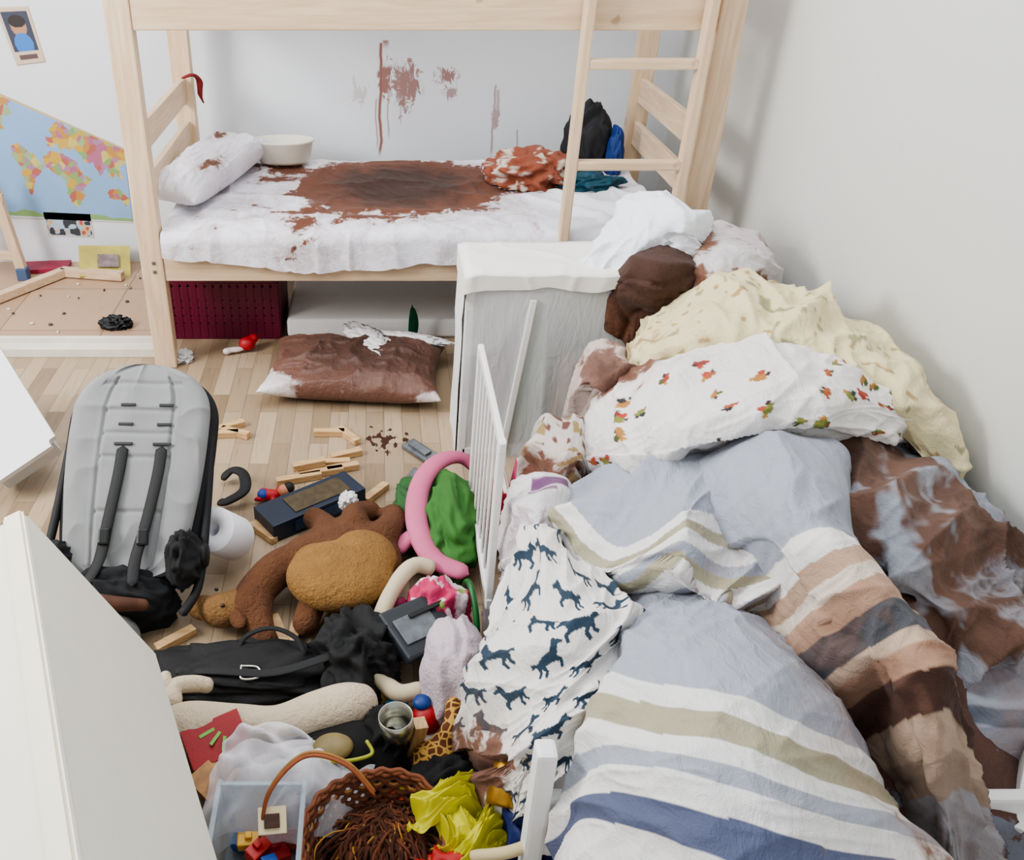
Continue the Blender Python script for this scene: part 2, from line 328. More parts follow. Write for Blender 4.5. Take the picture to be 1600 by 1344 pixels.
pillow('pillow',(.19,.56,.575),.24,.86,.15,CW,rot=(0,.10,-.26),col='#e4e1e8',stain=((.8,.35,.12,.10,.3),(.3,.75,.1,.1,.3)),label='long white pillow at the head of the lower bunk',cat='pillow',seed=3)
basin=lathe('basin',[(0,0),(.105,0),(.118,.012),(.130,.085),(.139,.092),(.139,.1),(.128,.1),(.112,.018),(0,.012)],M('#dad6c8',.35,.05),loc=(.47,.88,.58),sy=.6,label='oval cream plastic basin standing on the lower bunk',cat='basin')
crumple('blanket',(1.545,.62,.57),(.18,.16,.12),cloth('orange_cloth','#8d4a35','#5a2a20'),amp=.4,freq=1.6,seed=4,colf=lambda p:np.where((vn(p[:,0]*45,p[:,1]*45,5)>.8)[:,None],np.array(lin('#d0c0b4')),np.array(lin('#8c4c36'))),stain=-2,label='crumpled terracotta patterned blanket on the lower bunk',cat='blanket')
crumple('backpack',(1.80,.80,.57),(.10,.08,.28),M('#232529',.8,kind='bk'),amp=.22,freq=1.2,seed=6,label='dark grey backpack leaning in the corner of the lower bunk',cat='bag')
crumple('jacket',(1.91,.74,.57),(.035,.05,.20),M('#1b3978',.7,kind='bk'),amp=.25,freq=1.2,seed=8,label='bright blue jacket bundled beside the dark backpack',cat='jacket')
crumple('sock_bundle',(1.77,.50,.575),(.12,.06,.06),M('#174a5c',.7,.5,30),amp=.4,freq=1.5,seed=9,label='small crumpled teal and blue cloth on the lower bunk',cat='cloth')
tube('ribbon',[(.06,.82,.945),(.10,.87,.95),(.12,.90,.92),(.115,.92,.86),(.125,.93,.82)],[.008,.014,.015,.011,.006],M('#7d1a22',.6),label='dark red ribbon tied over the bunk end board',cat='ribbon',flat=.5)
# ---- under the bed
def crate():
    L=[]; x0,x1,y0,y1,h=.015,.475,.27,.6,.27
    cx,cy=(x0+x1)/2,(y0+y1)/2
    L.append(((cx,cy,.012),(x1-x0,y1-y0,.016)))
    for y in (y0,y1):
        for z,t in ((.035,.07),(.09,.03),(.125,.03),(.16,.03),(.205,.055),(.258,.024)): L.append(((cx,y,z),(x1-x0,.012,t)))
        for i in range(14): L.append(((x0+.01+i*(x1-x0-.02)/13,y-.001,.13),(.026,.014,.25)))
    for x in (x0,x1):
        for z,t in ((.035,.07),(.09,.03),(.125,.03),(.16,.03),(.205,.055),(.258,.024)): L.append(((x,cy,z),(.012,y1-y0,t)))
        for i in range(9): L.append(((x,y0+.01+i*(y1-y0-.02)/8,.13),(.014,.028,.25)))
    boxes('crate',L,M('#5e0c2c',.4,.1),bev=.002,label='dark magenta perforated plastic crate under the bunk bed',cat='crate')
crate()
boxes('folding_mattress',[((.965,.52,.045),(.92,.50,.085),(0,0,0))],M('#e6e6e6',.8,.04),bev=.016,smooth=True,label='flat white foam mattress lying under the bunk bed',cat='mattress')
def leaf():
    n=24; t=np.linspace(0,1,n); w=.020*np.sin(np.clip(t*1.02+.03,0,1)*math.pi)**.6; cx=1.03-.01*t+.012*np.sin(t*2.5); 
    V=np.stack([np.stack([cx-w,.205+0*t-.03*t**2,.19*t+.005],-1),np.stack([cx,.212+0*t-.03*t**2,.19*t+.005],-1),np.stack([cx+w,.205+0*t-.03*t**2,.19*t+.005],-1)],1)
    V,loc=recenter(V.reshape(-1,3)); o=mk('paper_leaf',gridmesh('leaf',V,n,3),M('#144a30',.5),loc=loc,label='dark green pointed leaf shape standing against the foam mattress',cat='leaf')
    m=o.modifiers.new('s','SOLIDIFY'); m.thickness=.003
leaf()
pillow('pillow',(.80,-.13,0),.68,.44,.14,cloth('soaked_pillow','#66463a','#3b251d',rough=.5,sc=4,k1=.9,halo=.35,soft=.1,d0=.05,d1=.9),rot=(0,0,-.10),col='#dfdadc',stain=((.56,.56,.68,.66,1.25),(.6,.25,.4,.25,.9)),seed=6,amp=.022,label='rectangular pillow soaked dark brown with white corners on the floor',cat='pillow')
crumple('tissue',(.86,.0,.115),(.06,.15,.022),CW,amp=.55,freq=1.8,seed=12,col='#dcdada',stain=lambda p:-.2+0*p[:,0],rot=.5,label='crumpled white tissue lying on the stained pillow',cat='tissue')
crumple('tissue',(1.02,.05,.10),(.14,.03,.025),CW,amp=.5,freq=1.8,seed=13,col='#dcdada',stain=lambda p:-.3+0*p[:,0],rot=-.3,label='twisted white paper strip lying on the stained pillow',cat='tissue')
crumple('tissue',(.10,.07,0),(.035,.04,.04),CW,amp=.5,freq=1.8,seed=14,col='#dcdada',stain=-2,label='small crumpled white tissue on the floor beside the bed post',cat='tissue')
toy=empty('toy_figure',(.34,.14,0),'small red and white toy on the floor near the crate','toy')
blobby('body',[((.35,.15,.035),(.035,.03,.03)),((.375,.17,.05),(.022,.022,.02))],M('#a31420',.5),toy,vox=.005)
blobby('limb',[((.30,.125,.02),(.045,.014,.012),(0,0,.2)),((.27,.115,.018),(.018,.018,.014))],M('#d8c9c9',.6),toy,vox=.005)
# ================================================================= LEFT BACK CORNER
def flat_poly(name,pts,label,cat,y=WY-.002,sub=110,paint=None,th=.003):
    v,u=np.meshgrid(np.linspace(0,1,sub),np.linspace(0,1,sub),indexing='ij'); a,b,c,d=[np.array(p) for p in pts]
    Q=(a*(1-u[...,None])+b*u[...,None])*(1-v[...,None])+(d*(1-u[...,None])+c*u[...,None])*v[...,None]
    V=np.stack([Q[...,0],np.full(u.shape,y),Q[...,1]],-1); V,loc=recenter(V.reshape(-1,3))
    C=paint(u,v,Q) ; me=gridmesh(name,V,sub,sub,attrs=(C,np.full(u.shape,-2)))
    o=mk(name,me,PAPER,loc=loc,label=label,cat=cat); m=o.modifiers.new('s','SOLIDIFY'); m.thickness=th; m.offset=0; return o
PAPER=cloth('paper',rough=.5,bump=.02)
def mp(u,v,Q):
    x,z=Q[...,0],Q[...,1]; C=np.broadcast_to(np.array(lin('#8aaed6')),u.shape+(3,)).copy(); C*= (0.95+.08*vn(x*8,z*8,2))[...,None]
    pal=[lin(h) for h in ('#c4a44c','#b06457','#86a667','#bb8a4c','#ad6a88','#c6ba6e','#96ad84','#a37f9a')]
    R=np.random.RandomState(11); K=620; sx,sz=R.uniform(-1,-.3,K),R.uniform(.2,.9,K); best=np.full(x.shape,9.);bi=np.zeros(x.shape,int); wx_,wz_=x+.01*vn(x*60,z*60,3),z+.01*vn(x*60,z*60,4)
    for i in range(K):
        d=(wx_-sx[i])**2+(wz_-sz[i])**2; m=d<best; best[m]=d[m]; bi[m]=i
    cell=bi%8; L=np.zeros(x.shape,bool)
    def P(poly,ox,oz,s,sh=-.35):
        dx=x+.006*(vn(x*90,z*90,7)-.5)*2-ox; dz=z+.006*(vn(x*90,z*90,8)-.5)*2-oz-(dx*sh)
        L[inpoly(dx/s,dz/s,poly)]=True
    P([(-1,.7),(-.7,.95),(-.2,1),(.2,.85),(.35,1.05),(.8,.9),(.6,.55),(.75,.35),(.35,.1),(.25,-.15),(.3,-.4),(.1,-.55),(0,-.3),(-.3,-.2),(-.45,.1),(-.6,.5)],-.90,.72,.12)
    P([(-.45,.8),(-.1,1),(.35,.75),(.8,.35),(.6,0),(.35,-.35),(.15,-.8),(.1,-1.2),(-.1,-1.1),(-.2,-.5),(-.25,0),(-.5,.35)],-.80,.48,.11)
    P([(-.9,.6),(-.6,.95),(-.1,1),(.4,.85),(.6,.4),(.9,.3),(.55,-.1),(.5,-.5),(.2,-1.05),(-.02,-1.1),(-.15,-.6),(-.2,-.1),(-.5,.05),(-.85,.2)],-.60,.42,.12)
    P([(-.8,-.6),(-.75,-.1),(-.4,0),(-.5,.4),(-.1,.9),(.3,.9),(.7,.6),(.6,0),(.4,-.4),(.1,-.35),(0,-.65),(-.2,-.3),(-.4,-.5)],-.61,.61,.09)
    P([(-1,.5),(-.6,.9),(0,1.05),(.6,.95),(1.2,.8),(1.4,.4),(1,.35),(.9,0),(.7,-.25),(.75,-.7),(.5,-.5),(.35,-.8),(.2,-.4),(-.05,-.85),(-.25,-.4),(-.6,-.5),(-.7,-.2),(-1,.0)],-.44,.54,.13)
    P([(-.8,.1),(-.4,.5),(-.1,.45),(.1,.7),(.35,.3),(.8,.2),(.8,-.3),(.5,-.6),(.1,-.35),(-.3,-.45),(-.75,-.4)],-.375,.34,.06)
    for i in range(8): C[L&(cell==i)]=pal[i]
    e=v+.05*vn(u*14,v,6); C[(e>.955)&(v<.98)]=lin('#86a86e'); C[v>.982]=lin('#d3d3d0'); C[(v<.02)]=lin('#bfae86')
    return C
flat_poly('world_map',((-1.0,.89),(-.315,.57),(-.325,.205),(-1.0,.235)),'colourful world map poster hanging askew on the back wall','poster',paint=mp,sub=320)
def ph(u,v,Q):
    C=np.broadcast_to(np.array(lin('#cdb9a4')),u.shape+(3,)).copy(); C[(u>.1)&(u<.9)&(v>.08)&(v<.78)]=lin('#3a3f52')
    m=((u-.5)/.25)**2+((v-.35)/.16)**2<1; C[m]=lin('#b08468'); m=((u-.5)/.3)**2+((v-.65)/.2)**2<1; C[m&(v<.78)&(v>.45)]=lin('#3c7bc4'); C[((u-.5)/.27)**2+((v-.25)/.11)**2<1]=lin('#2a2322')
    C[(v>.84)&(v<.92)&(u>.2)&(u<.8)]=lin('#5d4a48'); return C
flat_poly('photo_print',((-.79,1.18),(-.645,1.185),(-.612,.955),(-.745,.94)),'small portrait photo print pinned to the back wall','photo',paint=ph,sub=70)
def ph2(u,v,Q):
    C=np.broadcast_to(np.array(lin('#3b4048')),u.shape+(3,)).copy(); n=vn(u*9,v*5,7); C[n>.45]=lin('#a9c0d0'); C[n>.65]=lin('#d5b07a'); C[n>.8]=lin('#b5545a'); C[(u<.03)|(u>.97)|(v<.05)|(v>.95)]=lin('#e2e0da'); return C
flat_poly('photo_print',((-.76,.26),(-.53,.25),(-.53,.13),(-.76,.14)),'strip of small colourful photos under the map','photo',paint=ph2,sub=60)
bk=empty('magazine',(-.47,1.05,0),'yellow magazine leaning against the wall on the floor','magazine')
boxes('cover',[((-.45,1.00,.06),(.24,.012,.17),(-.85,.1,.25))],M('#bdb158',.5,.4,9),bk,bev=.001)
boxes('picture',[((-.43,.99,.068),(.10,.004,.07),(-.85,.1,.25))],M('#8a7a78',.5,.6,30),bk,bev=.001)
boxes('magazine',[((-.77,1.05,.012),(.24,.12,.02),(0,0,.1))],M('#8e2440',.5,.3,9),bev=.001,label='crimson magazine lying on the floor at the wall',cat='magazine')
ch=empty('wooden_chair',(-.86,.95,0),'pale wooden chair frame standing beside the wall map','chair')
boxes('leg',[((-.86,.93,.25),(.045,.04,.52),(0,-.12,0))],wz,ch)
boxes('leg',[((-1.05,.93,.25),(.045,.04,.52),(0,.1,0))],wz,ch)
for b in (((-.95,.93,.12),(.22,.03,.04)),((-.97,.93,.40),(.24,.03,.04))): boxes('crossbar',[b],wx,ch)
boxes('leg_cap',[((-.83,.92,.03),(.05,.05,.06))],M('#4b5f7e',.6),ch)
boxes('wooden_stick',[((-.76,.78,.025),(.42,.045,.04),(0,0,.98))],wx,label='loose pale wooden slat lying on the floor',cat='wood slat')
boxes('wooden_stick',[((-.50,.93,.025),(.32,.045,.04),(0,0,-.18))],wx,label='short pale wooden slat lying at an angle',cat='wood slat')
crumple('cable_bundle',(-.25,.38,0),(.06,.035,.05),M('#14161a',.5),amp=.5,freq=2,seed=3,label='small tangled black cable on the tan floor',cat='cable')
for i in range(22):
    x,y=random.uniform(-.8,.02),random.uniform(.25,1.0)
    crumple('debris_scrap',(x,y,0),(random.uniform(.004,.010),random.uniform(.003,.008),.010),M(random.choice(['#5a4a3c','#d8d2c8','#8d7a68']),.8),amp=.5,freq=1.5,seed=i,sub=2,label='tiny scrap of paper or dirt on the floor',cat='debris',group='scraps on the tan floor')
# tipped white storage box (flat face towards the room)
dr_=empty('storage_box',(-.3,-.7,0),'white flat-faced storage box lying tipped on the floor','box')
e1=Vector((-.267,.34,.15)).normalized(); e2=Vector((-.146,-.095,-.08)); e2=(e2-e1*e2.dot(e1)).normalized(); nn=e1.cross(e2).normalized()
if nn.z<0: nn=-nn
corner=Vector((-.11,-.82,.18))
def drawer_part(name,a0,a1,b0,b1,n0,n1,mat,bev):
    bm=bmesh.new(); Mx=Matrix((e1,e2,nn)).transposed().to_4x4(); c=e1*(a0+a1)/2+e2*(b0+b1)/2+nn*(n0+n1)/2
    bmesh.ops.create_cube(bm,size=1,matrix=Mx@Matrix.Diagonal((a1-a0,b1-b0,n1-n0,1)))
    ed=[e for e in bm.edges if abs((e.verts[0].co-e.verts[1].co).normalized().dot(nn))>.9]; bmesh.ops.bevel(bm,geom=ed,offset=bev,segments=5,affect='EDGES'); bmesh.ops.recalc_face_normals(bm,faces=bm.faces)
    me=bpy.data.meshes.new(name); bm.to_mesh(me); bm.free(); mk(name,me,mat,dr_,loc=corner+c,smooth=False)
drawer_part('lid',0,.56,0,.24,-.018,0,M('#d6d6d7',.4,.04),.025)
drawer_part('body',.03,.53,.02,.22,-.10,-.018,M('#c2c2c2',.5,.04),.004)
# ================================================================= STROLLER SEAT
st=empty('stroller_seat',(.2,-1.4,0),'grey padded stroller seat with black straps standing on the floor','stroller seat')
B0=np.array([.215,-1.40,.12]); U0=np.array([.05,.742,.667]); N0=np.array([-.02,-.667,.742]); A0=np.array([1,0,-.02])
def SP(a,b,n): return tuple(B0+A0*a+U0*b+N0*n)
def pad(name,hw,L,th,mat,b0=0,n0=0,quilt=True):
    n=170; v,u=np.meshgrid(np.linspace(0,1,n),np.linspace(-1,1,n),indexing='ij')
    w=hw*(.80+.2*np.sin(np.clip(v*1.5,0,1)*math.pi/2))*np.power(np.clip(1-np.clip((v-.72)/.28,0,1)**2.6,0,1),.5); w=np.maximum(w,.004)*np.power(np.clip(v/.06,0.02,1),.35)
    a=w*u; b=b0+v*L; t=th*np.power(np.clip(1-np.abs(u)**8,0,1),.5)*np.power(np.clip(np.sin(np.clip(v,0.0,1)*math.pi),0,1),.25)
    if quilt:
        t=t-.007*np.exp(-((np.abs(u)-.5)/.03)**2)*(v<.93)
        for sv in (.30,.55,.66,.77): t=t-.005*np.exp(-((v-sv)/.010)**2)*(np.abs(u)<.5)
        t=t-.005*np.exp(-((v-.90)/.010)**2)*(np.abs(u)<.7)
        t+=.008*np.clip((np.abs(u)-.6)/.3,0,1)*np.clip(1-np.abs(u)**8,0,1)
        t+=.006*(ridge(u*3,v*7,5)-.35)
    V=B0+a[...,None]*A0+b[...,None]*U0+(n0+t)[...,None]*N0; Vb=B0+a[...,None]*A0+b[...,None]*U0+(n0-.004)*N0
    W=np.concatenate([V,Vb[::-1]],0).reshape(-1,3); W,loc=recenter(W)
    return mk(name,gridmesh(name,W,2*n,n),mat,st,loc=loc)
pad('shell',.206,.63,.03,M('#1b1c1f',.9),b0=-.035,n0=-.035,quilt=False)
pad('seat_cushion',.188,.60,.022,M('#868787',.95,.06,kind='grey'),b0=-.0)
for sx in (-1,1):
    o=.02
    tube('strap',[SP(o+sx*.052,.36,.022),SP(o+sx*.052,.28,.030),SP(o-.012+sx*.05,.15,.034),SP(o-.022+sx*.046,.05,.042),SP(o-.03+sx*.06,-.02,.06)],.016,M('#0f1011',.7),st,flat=.3,n=30)
    boxes('buckle',[(SP(o-.014+sx*.05,.11,.042),(.03,.018,.045),(-.8,0,0))],M('#0b0c0d',.4),st,bev=.006)
    for bb,ww in ((.365,.05),(.42,.04),(.475,.04)): boxes('strap_slot',[(SP(o+sx*.052,bb,.024),(ww,.007,.008),(-.8,0,0))],M('#2a2a2b',.6),st,bev=.002)
    tube('frame_tube',[SP(sx*.19,.42,-.03),SP(sx*.20,.2,-.025),SP(sx*.205,.0,.0),SP(sx*.18,-.09,.05)],.012,M('#141517',.7),st)
    lathe('hinge',[(0,0),(.03,0),(.034,.008),(.034,.02),(.028,.026),(0,.028)],M('#0f1012',.6),st,loc=SP(sx*.21-.015,.07,.0),rot=(0,math.pi/2,0))
crumple('side_flap',SP(.165,.02,-.02),(.045,.07,.13),M('#202022',.95),st,amp=.25,freq=1.3,seed=71)
crumple('side_flap',SP(-.165,.01,-.02),(.045,.06,.10),M('#202022',.95),st,amp=.25,freq=1.3,seed=72)
crumple('seat_base',(.2,-1.42,.0),(.15,.07,.16),M('#1b1c1e',.95),st,amp=.25,freq=1.3,seed=73)
tube('footrest',[(.12,-1.46,.09),(.2,-1.51,.06),(.28,-1.54,.03)],[.05,.06,.045],M('#868683',.95,.06,kind='grey'),st,flat=.5)
tube('bumper_bar',[(.04,-1.46,.165),(.12,-1.51,.17),(.22,-1.52,.155),(.31,-1.49,.12)],[.014,.02,.02,.014],M('#553626',.8,.9,25),st)
tube('metal_rod',[(-.2,-.31,.02),(-.1,-.32,.02)],.006,M('#b0b0b0',.3,metal=.9),label='short thin metal rod on the floor',cat='rod')
# ================================================================= TIPPED WHITE CHEST
def chest():
    root=empty('white_chest',(.2,-2.1,0),'white painted wooden chest tipped over on its edge','chest')
    B=np.array([.405,-1.78,.25]);A=np.array([.20,-1.78,.634]);A2=np.array([-.24,-1.78,.40]);B2=np.array([-.035,-1.78,.016]); r=np.array([.395,-.919,0])*1.1
    def prism(q,s0,s1,name,mat):
        V=[p+r*s0 for p in q]+[p+r*s1 for p in q]; f=[(0,1,2,3),(7,6,5,4),(0,4,5,1),(1,5,6,2),(2,6,7,3),(3,7,4,0)]
        V=np.array(V); V,loc=recenter(V); me=pyd(name,[tuple(x) for x in V],f); bm=bmesh.new(); bm.from_mesh(me); bmesh.ops.recalc_face_normals(bm,faces=bm.faces); bmesh.ops.bevel(bm,geom=bm.edges[:],offset=.006,segments=3,affect='EDGES'); bm.to_mesh(me); bm.free()
        mk(name,me,mat,root,loc=loc,smooth=False)
    prism([A,B,B2,A2],0,1,'body',M('#e0ddd2',.5,.03))
    e1=(A2-A)/np.linalg.norm(A2-A); n1=(A-B)/np.linalg.norm(A-B)
    cr_=M('#e4decb',.5,.03)
    prism([A+n1*.012,A+n1*.001,A+e1*.05+n1*.001,A+e1*.05+n1*.012],0.0,1,'rim',cr_)
    prism([A+e1*.44+n1*.012,A+e1*.44+n1*.001,A2+n1*.001,A2+n1*.012],0.0,1,'rim',cr_)
chest()
# ================================================================= FLOOR ITEMS
tube('strap_loop',[(.38,-.80,.02),(.42,-.79,.05),(.46,-.83,.06),(.47,-.90,.05),(.42,-.93,.03),(.39,-.92,.02)],.018,M('#0d0e10',.7),flat=.5,label='short black curved strap on the floor beside the stroller seat',cat='strap')
rl=empty('paper_roll',(.50,-1.12,0),'white paper roll lying tilted on the floor','paper roll')
lathe('paper',[(.02,0),(.062,0),(.064,.004),(.064,.126),(.062,.13),(.02,.13),(.02,0)],M('#ececf0',.9,.02),rl,loc=(.475,-1.15,.06),rot=(.75,.0,-.5))
dl=empty('doll',(.55,-.88,0),'small toy doll with dark hair in red and blue clothes','doll')
blobby('body',[((.55,-.885,.022),(.03,.02,.018)),((.52,-.90,.018),(.024,.01,.01),(0,0,.3)),((.53,-.86,.018),(.022,.01,.01),(0,0,-.4)),((.57,-.855,.018),(.01,.02,.009)),((.56,-.92,.018),(.01,.02,.009))],M('#a81420',.6),dl,vox=.004)
blobby('trousers',[((.525,-.888,.026),(.018,.02,.016))],M('#1e3c8c',.6),dl,vox=.004)
blobby('head',[((.592,-.875,.03),(.022,.022,.022))],M('#c0805f',.6),dl,vox=.004)
blobby('hair',[((.605,-.868,.036),(.02,.022,.02))],M('#1a1412',.7),dl,vox=.004)
bx=empty('cardboard_box',(.68,-.945,0),'long dark blue cardboard box with golden label on the floor','box')
boxes('body',[((.68,-.955,.032),(.33,.12,.062),(0,0,.62))],M('#13243a',.4,.15),bx,bev=.003)
boxes('label',[((.70,-.94,.0645),(.2,.08,.002),(0,0,.62))],M('#4f4228',.4,.9,40),bx,bev=0,)
boxes('side_label',[((.715,-1.005,.032),(.18,.002,.035),(0,0,.62))],M('#28486e',.4,.4,40),bx,bev=0)
blk=[(.36,-.46,.5),(.385,-.50,-.4),(.345,-.51,.1),(.717,-.50,0),(.785,-.52,-.9),(.78,-.64,.4),(.63,-.78,.3),(.70,-.745,.25),(.77,-.72,.3),(.66,-.735,.35),(.365,-1.50,.7),(.63,-1.47,-1.2),(.668,-1.50,1.5),(.545,-1.06,-.8),(-.06,-.50,1.1),(-.05,-.57,.9),(.74,-.69,.1),(.88,-.86,.9),(.57,-1.0,.2)]
for i,(x,y,a) in enumerate(blk):
    L=.11 if i not in (6,7) else .15
    boxes('wooden_block',[((x,y,.012+(.024 if i==9 else 0)),(L,.026,.022),(0,0,a))],wood(0,'#ab8256','#d8b88a','block'),bev=.002,label='pale wooden building plank lying on the floor',cat='toy block',group='scattered wooden building planks')
boxes('wooden_block',[((.965,-1.865,.07),(.03,.03,.13),(.1,.15,0.3))],wood(2,'#ab8256','#d8b88a','block'),bev=.002,label='pale wooden building plank standing upright among toys',cat='toy block',group='scattered wooden building planks')
for i,(x,y,a) in enumerate(((1.03,-.62,-.9),(1.0,-.80,1.1))):
    boxes('plastic_packet',[((x,y,.012),(.13,.055,.016),(.1,0,a)),((x,y,.024),(.09,.03,.012),(.1,0,a))],M('#7d8186',.2,.5,30,metal=.5),bev=.004,label='crumpled silver plastic packet on the floor',cat='packet')
# plush animal
FUR=M('#6e462b',.95,.28,20,1.0,kind='fur'); TAN=M('#9c733f',.95,.2,20,1.0,kind='fur')
cm=empty('plush_animal',(.74,-1.3,0),'floppy brown plush animal with tan belly and muzzle on the floor','plush toy')
blobby('body',[((.80,-1.27,.08),(.155,.165,.078)),((.70,-1.27,.08),(.085,.085,.065))],FUR,cm,vox=.007,chains=(
 [(.72,-1.26,.09,.06),(.62,-1.31,.085,.055),(.565,-1.38,.07,.052),(.54,-1.44,.06,.048)],[(.565,-1.40,.065,.048),(.575,-1.47,.05,.042),(.60,-1.53,.04,.033)],
 [(.76,-1.20,.10,.048),(.73,-1.12,.085,.038),(.70,-1.07,.07,.036)],
 [(.82,-1.16,.11,.048),(.82,-1.09,.10,.038),(.86,-1.05,.08,.036)],
 [(.90,-1.20,.11,.048),(.93,-1.13,.10,.04),(.93,-1.07,.08,.038)],
 [(.72,-1.40,.07,.04),(.70,-1.48,.05,.036)],[(.82,-1.44,.06,.04),(.82,-1.52,.045,.034)]))
blobby('belly',[((.785,-1.36,.105),(.145,.125,.07)),((.84,-1.30,.11),(.10,.10,.065)),((.72,-1.33,.11),(.07,.08,.05))],TAN,cm,vox=.007)
blobby('head',[((.485,-1.445,.06),(.062,.048,.046)),((.43,-1.425,.05),(.044,.034,.034)),((.52,-1.42,.065),(.042,.038,.036))],M('#8f6a40',.95,.2,20,1.0,kind='fur'),cm,vox=.006)
blobby('ear',[((.53,-1.495,.075),(.022,.034,.014),(0,0,.4))],FUR,cm,vox=.005)
for x,y in ((.465,-1.41),(.49,-1.47)): blobby('eye',[((x,y,.10),(.006,.006,.005))],M('#0c0a09',.2),cm,vox=.002)
blobby('nose',[((.390,-1.415,.06),(.008,.012,.008))],M('#1d1411',.4),cm,vox=.003)
crumple('tissue',(.80,-1.05,.1),(.025,.025,.045),CW,amp=.5,freq=1.8,seed=17,col='#dcdada',stain=-2,label='small white tissue lying on the plush animal leg',cat='tissue')
# pink ring with green cushion
pk=empty('play_nest',(1.07,-1.08,0),'pink padded rim holding dark green crumpled fabric on the floor','play nest')
PKM=M('#c26486',.75,.08)
tube('padded_rim',[(1.22,-.86,.08),(1.15,-.84,.13),(1.085,-.88,.15),(1.03,-.96,.15),(1.0,-1.07,.14),(1.0,-1.19,.12),(1.04,-1.29,.10),(1.13,-1.34,.09)],[.024,.027,.03,.031,.032,.032,.031,.028],PKM,pk,seg=24,flat=.6,n=60)
tube('rim_arm',[(1.0,-1.19,.11),(.965,-1.21,.10),(.94,-1.24,.08)],[.026,.024,.018],PKM,pk,flat=.7)
crumple('fabric',(1.095,-1.09,.0),(.08,.20,.17),M('#39702c',.8,.3,8,kind='g'),pk,amp=.35,freq=1.4,seed=21)
crumple('fabric_edge',(.98,-1.00,.0),(.045,.14,.10),M('#2c5a2c',.8,.3,8,kind='g'),pk,amp=.35,freq=1.4,seed=22)
tube('hoop',[(1.125,-1.36,.02),(1.115,-1.39,.10),(1.12,-1.43,.14),(1.13,-1.48,.12),(1.135,-1.53,.06),(1.13,-1.50,.012),(1.12,-1.43,.01)],.008,M('#125a26',.4),closed=True,label='thin dark green hoop standing beside the slatted cot side',cat='hoop')
for i,(x,y,h,c,a) in enumerate(((1.23,-1.08,.22,'#a01c36',.1),(1.255,-1.10,.20,'#d9c8d0',-.05),(1.28,-1.09,.24,'#c8487a',.12),(1.31,-1.10,.19,'#23683f',0))):
    bo=empty('book',(x,y,0),'thin children\'s book standing inside the cot side','book'); bo['group']='books behind the slats'
    boxes('cover',[((x,y,h/2+.005),(.016,.16,h),(0,a,0))],M(c,.5,.2,20),bo,bev=.001); boxes('pages',[((x,y,h/2+.007),(.011,.154,h),(0,a,0))],M('#e8e2d6',.8),bo,bev=0)
def pinkf(p):
    C=np.broadcast_to(np.array(lin('#bc3460')),p.shape).copy(); C[vn(p[:,0]*50,p[:,1]*50,8)>.62]=lin('#e4d0d6'); C[vn(p[:,0]*40+9,p[:,1]*40,9)>.8]=lin('#7aa04a'); return C
crumple('stuffed_toy',(1.045,-1.45,0),(.08,.065,.15),CW,amp=.35,freq=1.5,seed=23,colf=pinkf,stain=-2,label='pink flowered stuffed cloth toy in the toy pile',cat='plush toy')
tube('cushion_tube',[(1.04,-1.33,.10),(.98,-1.34,.12),(.925,-1.42,.11),(.885,-1.53,.08),(.88,-1.64,.06),(.93,-1.71,.05),(1.0,-1.70,.05)],.022,M('#c6b89c',.9,.08,kind='cr'),label='curved cream fabric tube among the toys',cat='cushion')
cs=empty('zip_case',(.99,-1.55,0),'dark grey plastic case with a clear window','case')
boxes('body',[((.985,-1.56,.11),(.17,.14,.03),(.35,.12,.65))],M('#2b3136',.35,.1),cs,bev=.008)
boxes('window',[((.982,-1.570,.128),(.11,.07,.006),(.35,.12,.65))],M('#6f767b',.15,.5,30),cs,bev=.002)
boxes('closure',[((1.01,-1.52,.138),(.12,.012,.008),(.35,.12,.65))],M('#191b1d',.3),cs,bev=.002)
crumple('cloth_scrap',(.96,-1.47,0),(.06,.05,.10),M('#7d2046',.8,.3),amp=.4,freq=1.5,seed=30,label='folded magenta cloth beneath the grey case',cat='cloth')
crumple('plush_ball',(1.065,-1.70,0),(.085,.125,.24),M('#c4b6be',.95,.05,20,.6,kind='fur'),amp=.12,freq=1.3,seed=24,label='pale lilac soft plush toy leaning on the bedding',cat='plush toy')
# black bag
bg=empty('black_bag',(.6,-1.6,0),'black fabric carrying bag with strap and buckle on the floor','bag')
BK=M('#101113',.75,.3,16,.5,kind='bk')
crumple('body',(.56,-1.63,0),(.26,.085,.08),BK,bg,amp=.3,freq=1.3,seed=61)
crumple('pouch',(.83,-1.60,0),(.10,.11,.15),BK,bg,amp=.4,freq=1.5,seed=62)
tube('handle',[(.54,-1.60,.06),(.56,-1.57,.09),(.62,-1.55,.10),(.68,-1.57,.09),(.71,-1.61,.07)],.007,BK,bg,flat=.6)
tube('strap',[(.36,-1.64,.05),(.5,-1.67,.08),(.64,-1.68,.085),(.78,-1.65,.11)],.013,M('#1b1c1e',.8),bg,flat=.3)
tube('buckle',[(.56,-1.66,.085),(.60,-1.665,.085),(.605,-1.69,.08),(.565,-1.695,.08)],.0028,M('#b9b9b2',.3,metal=.8),bg,closed=True)
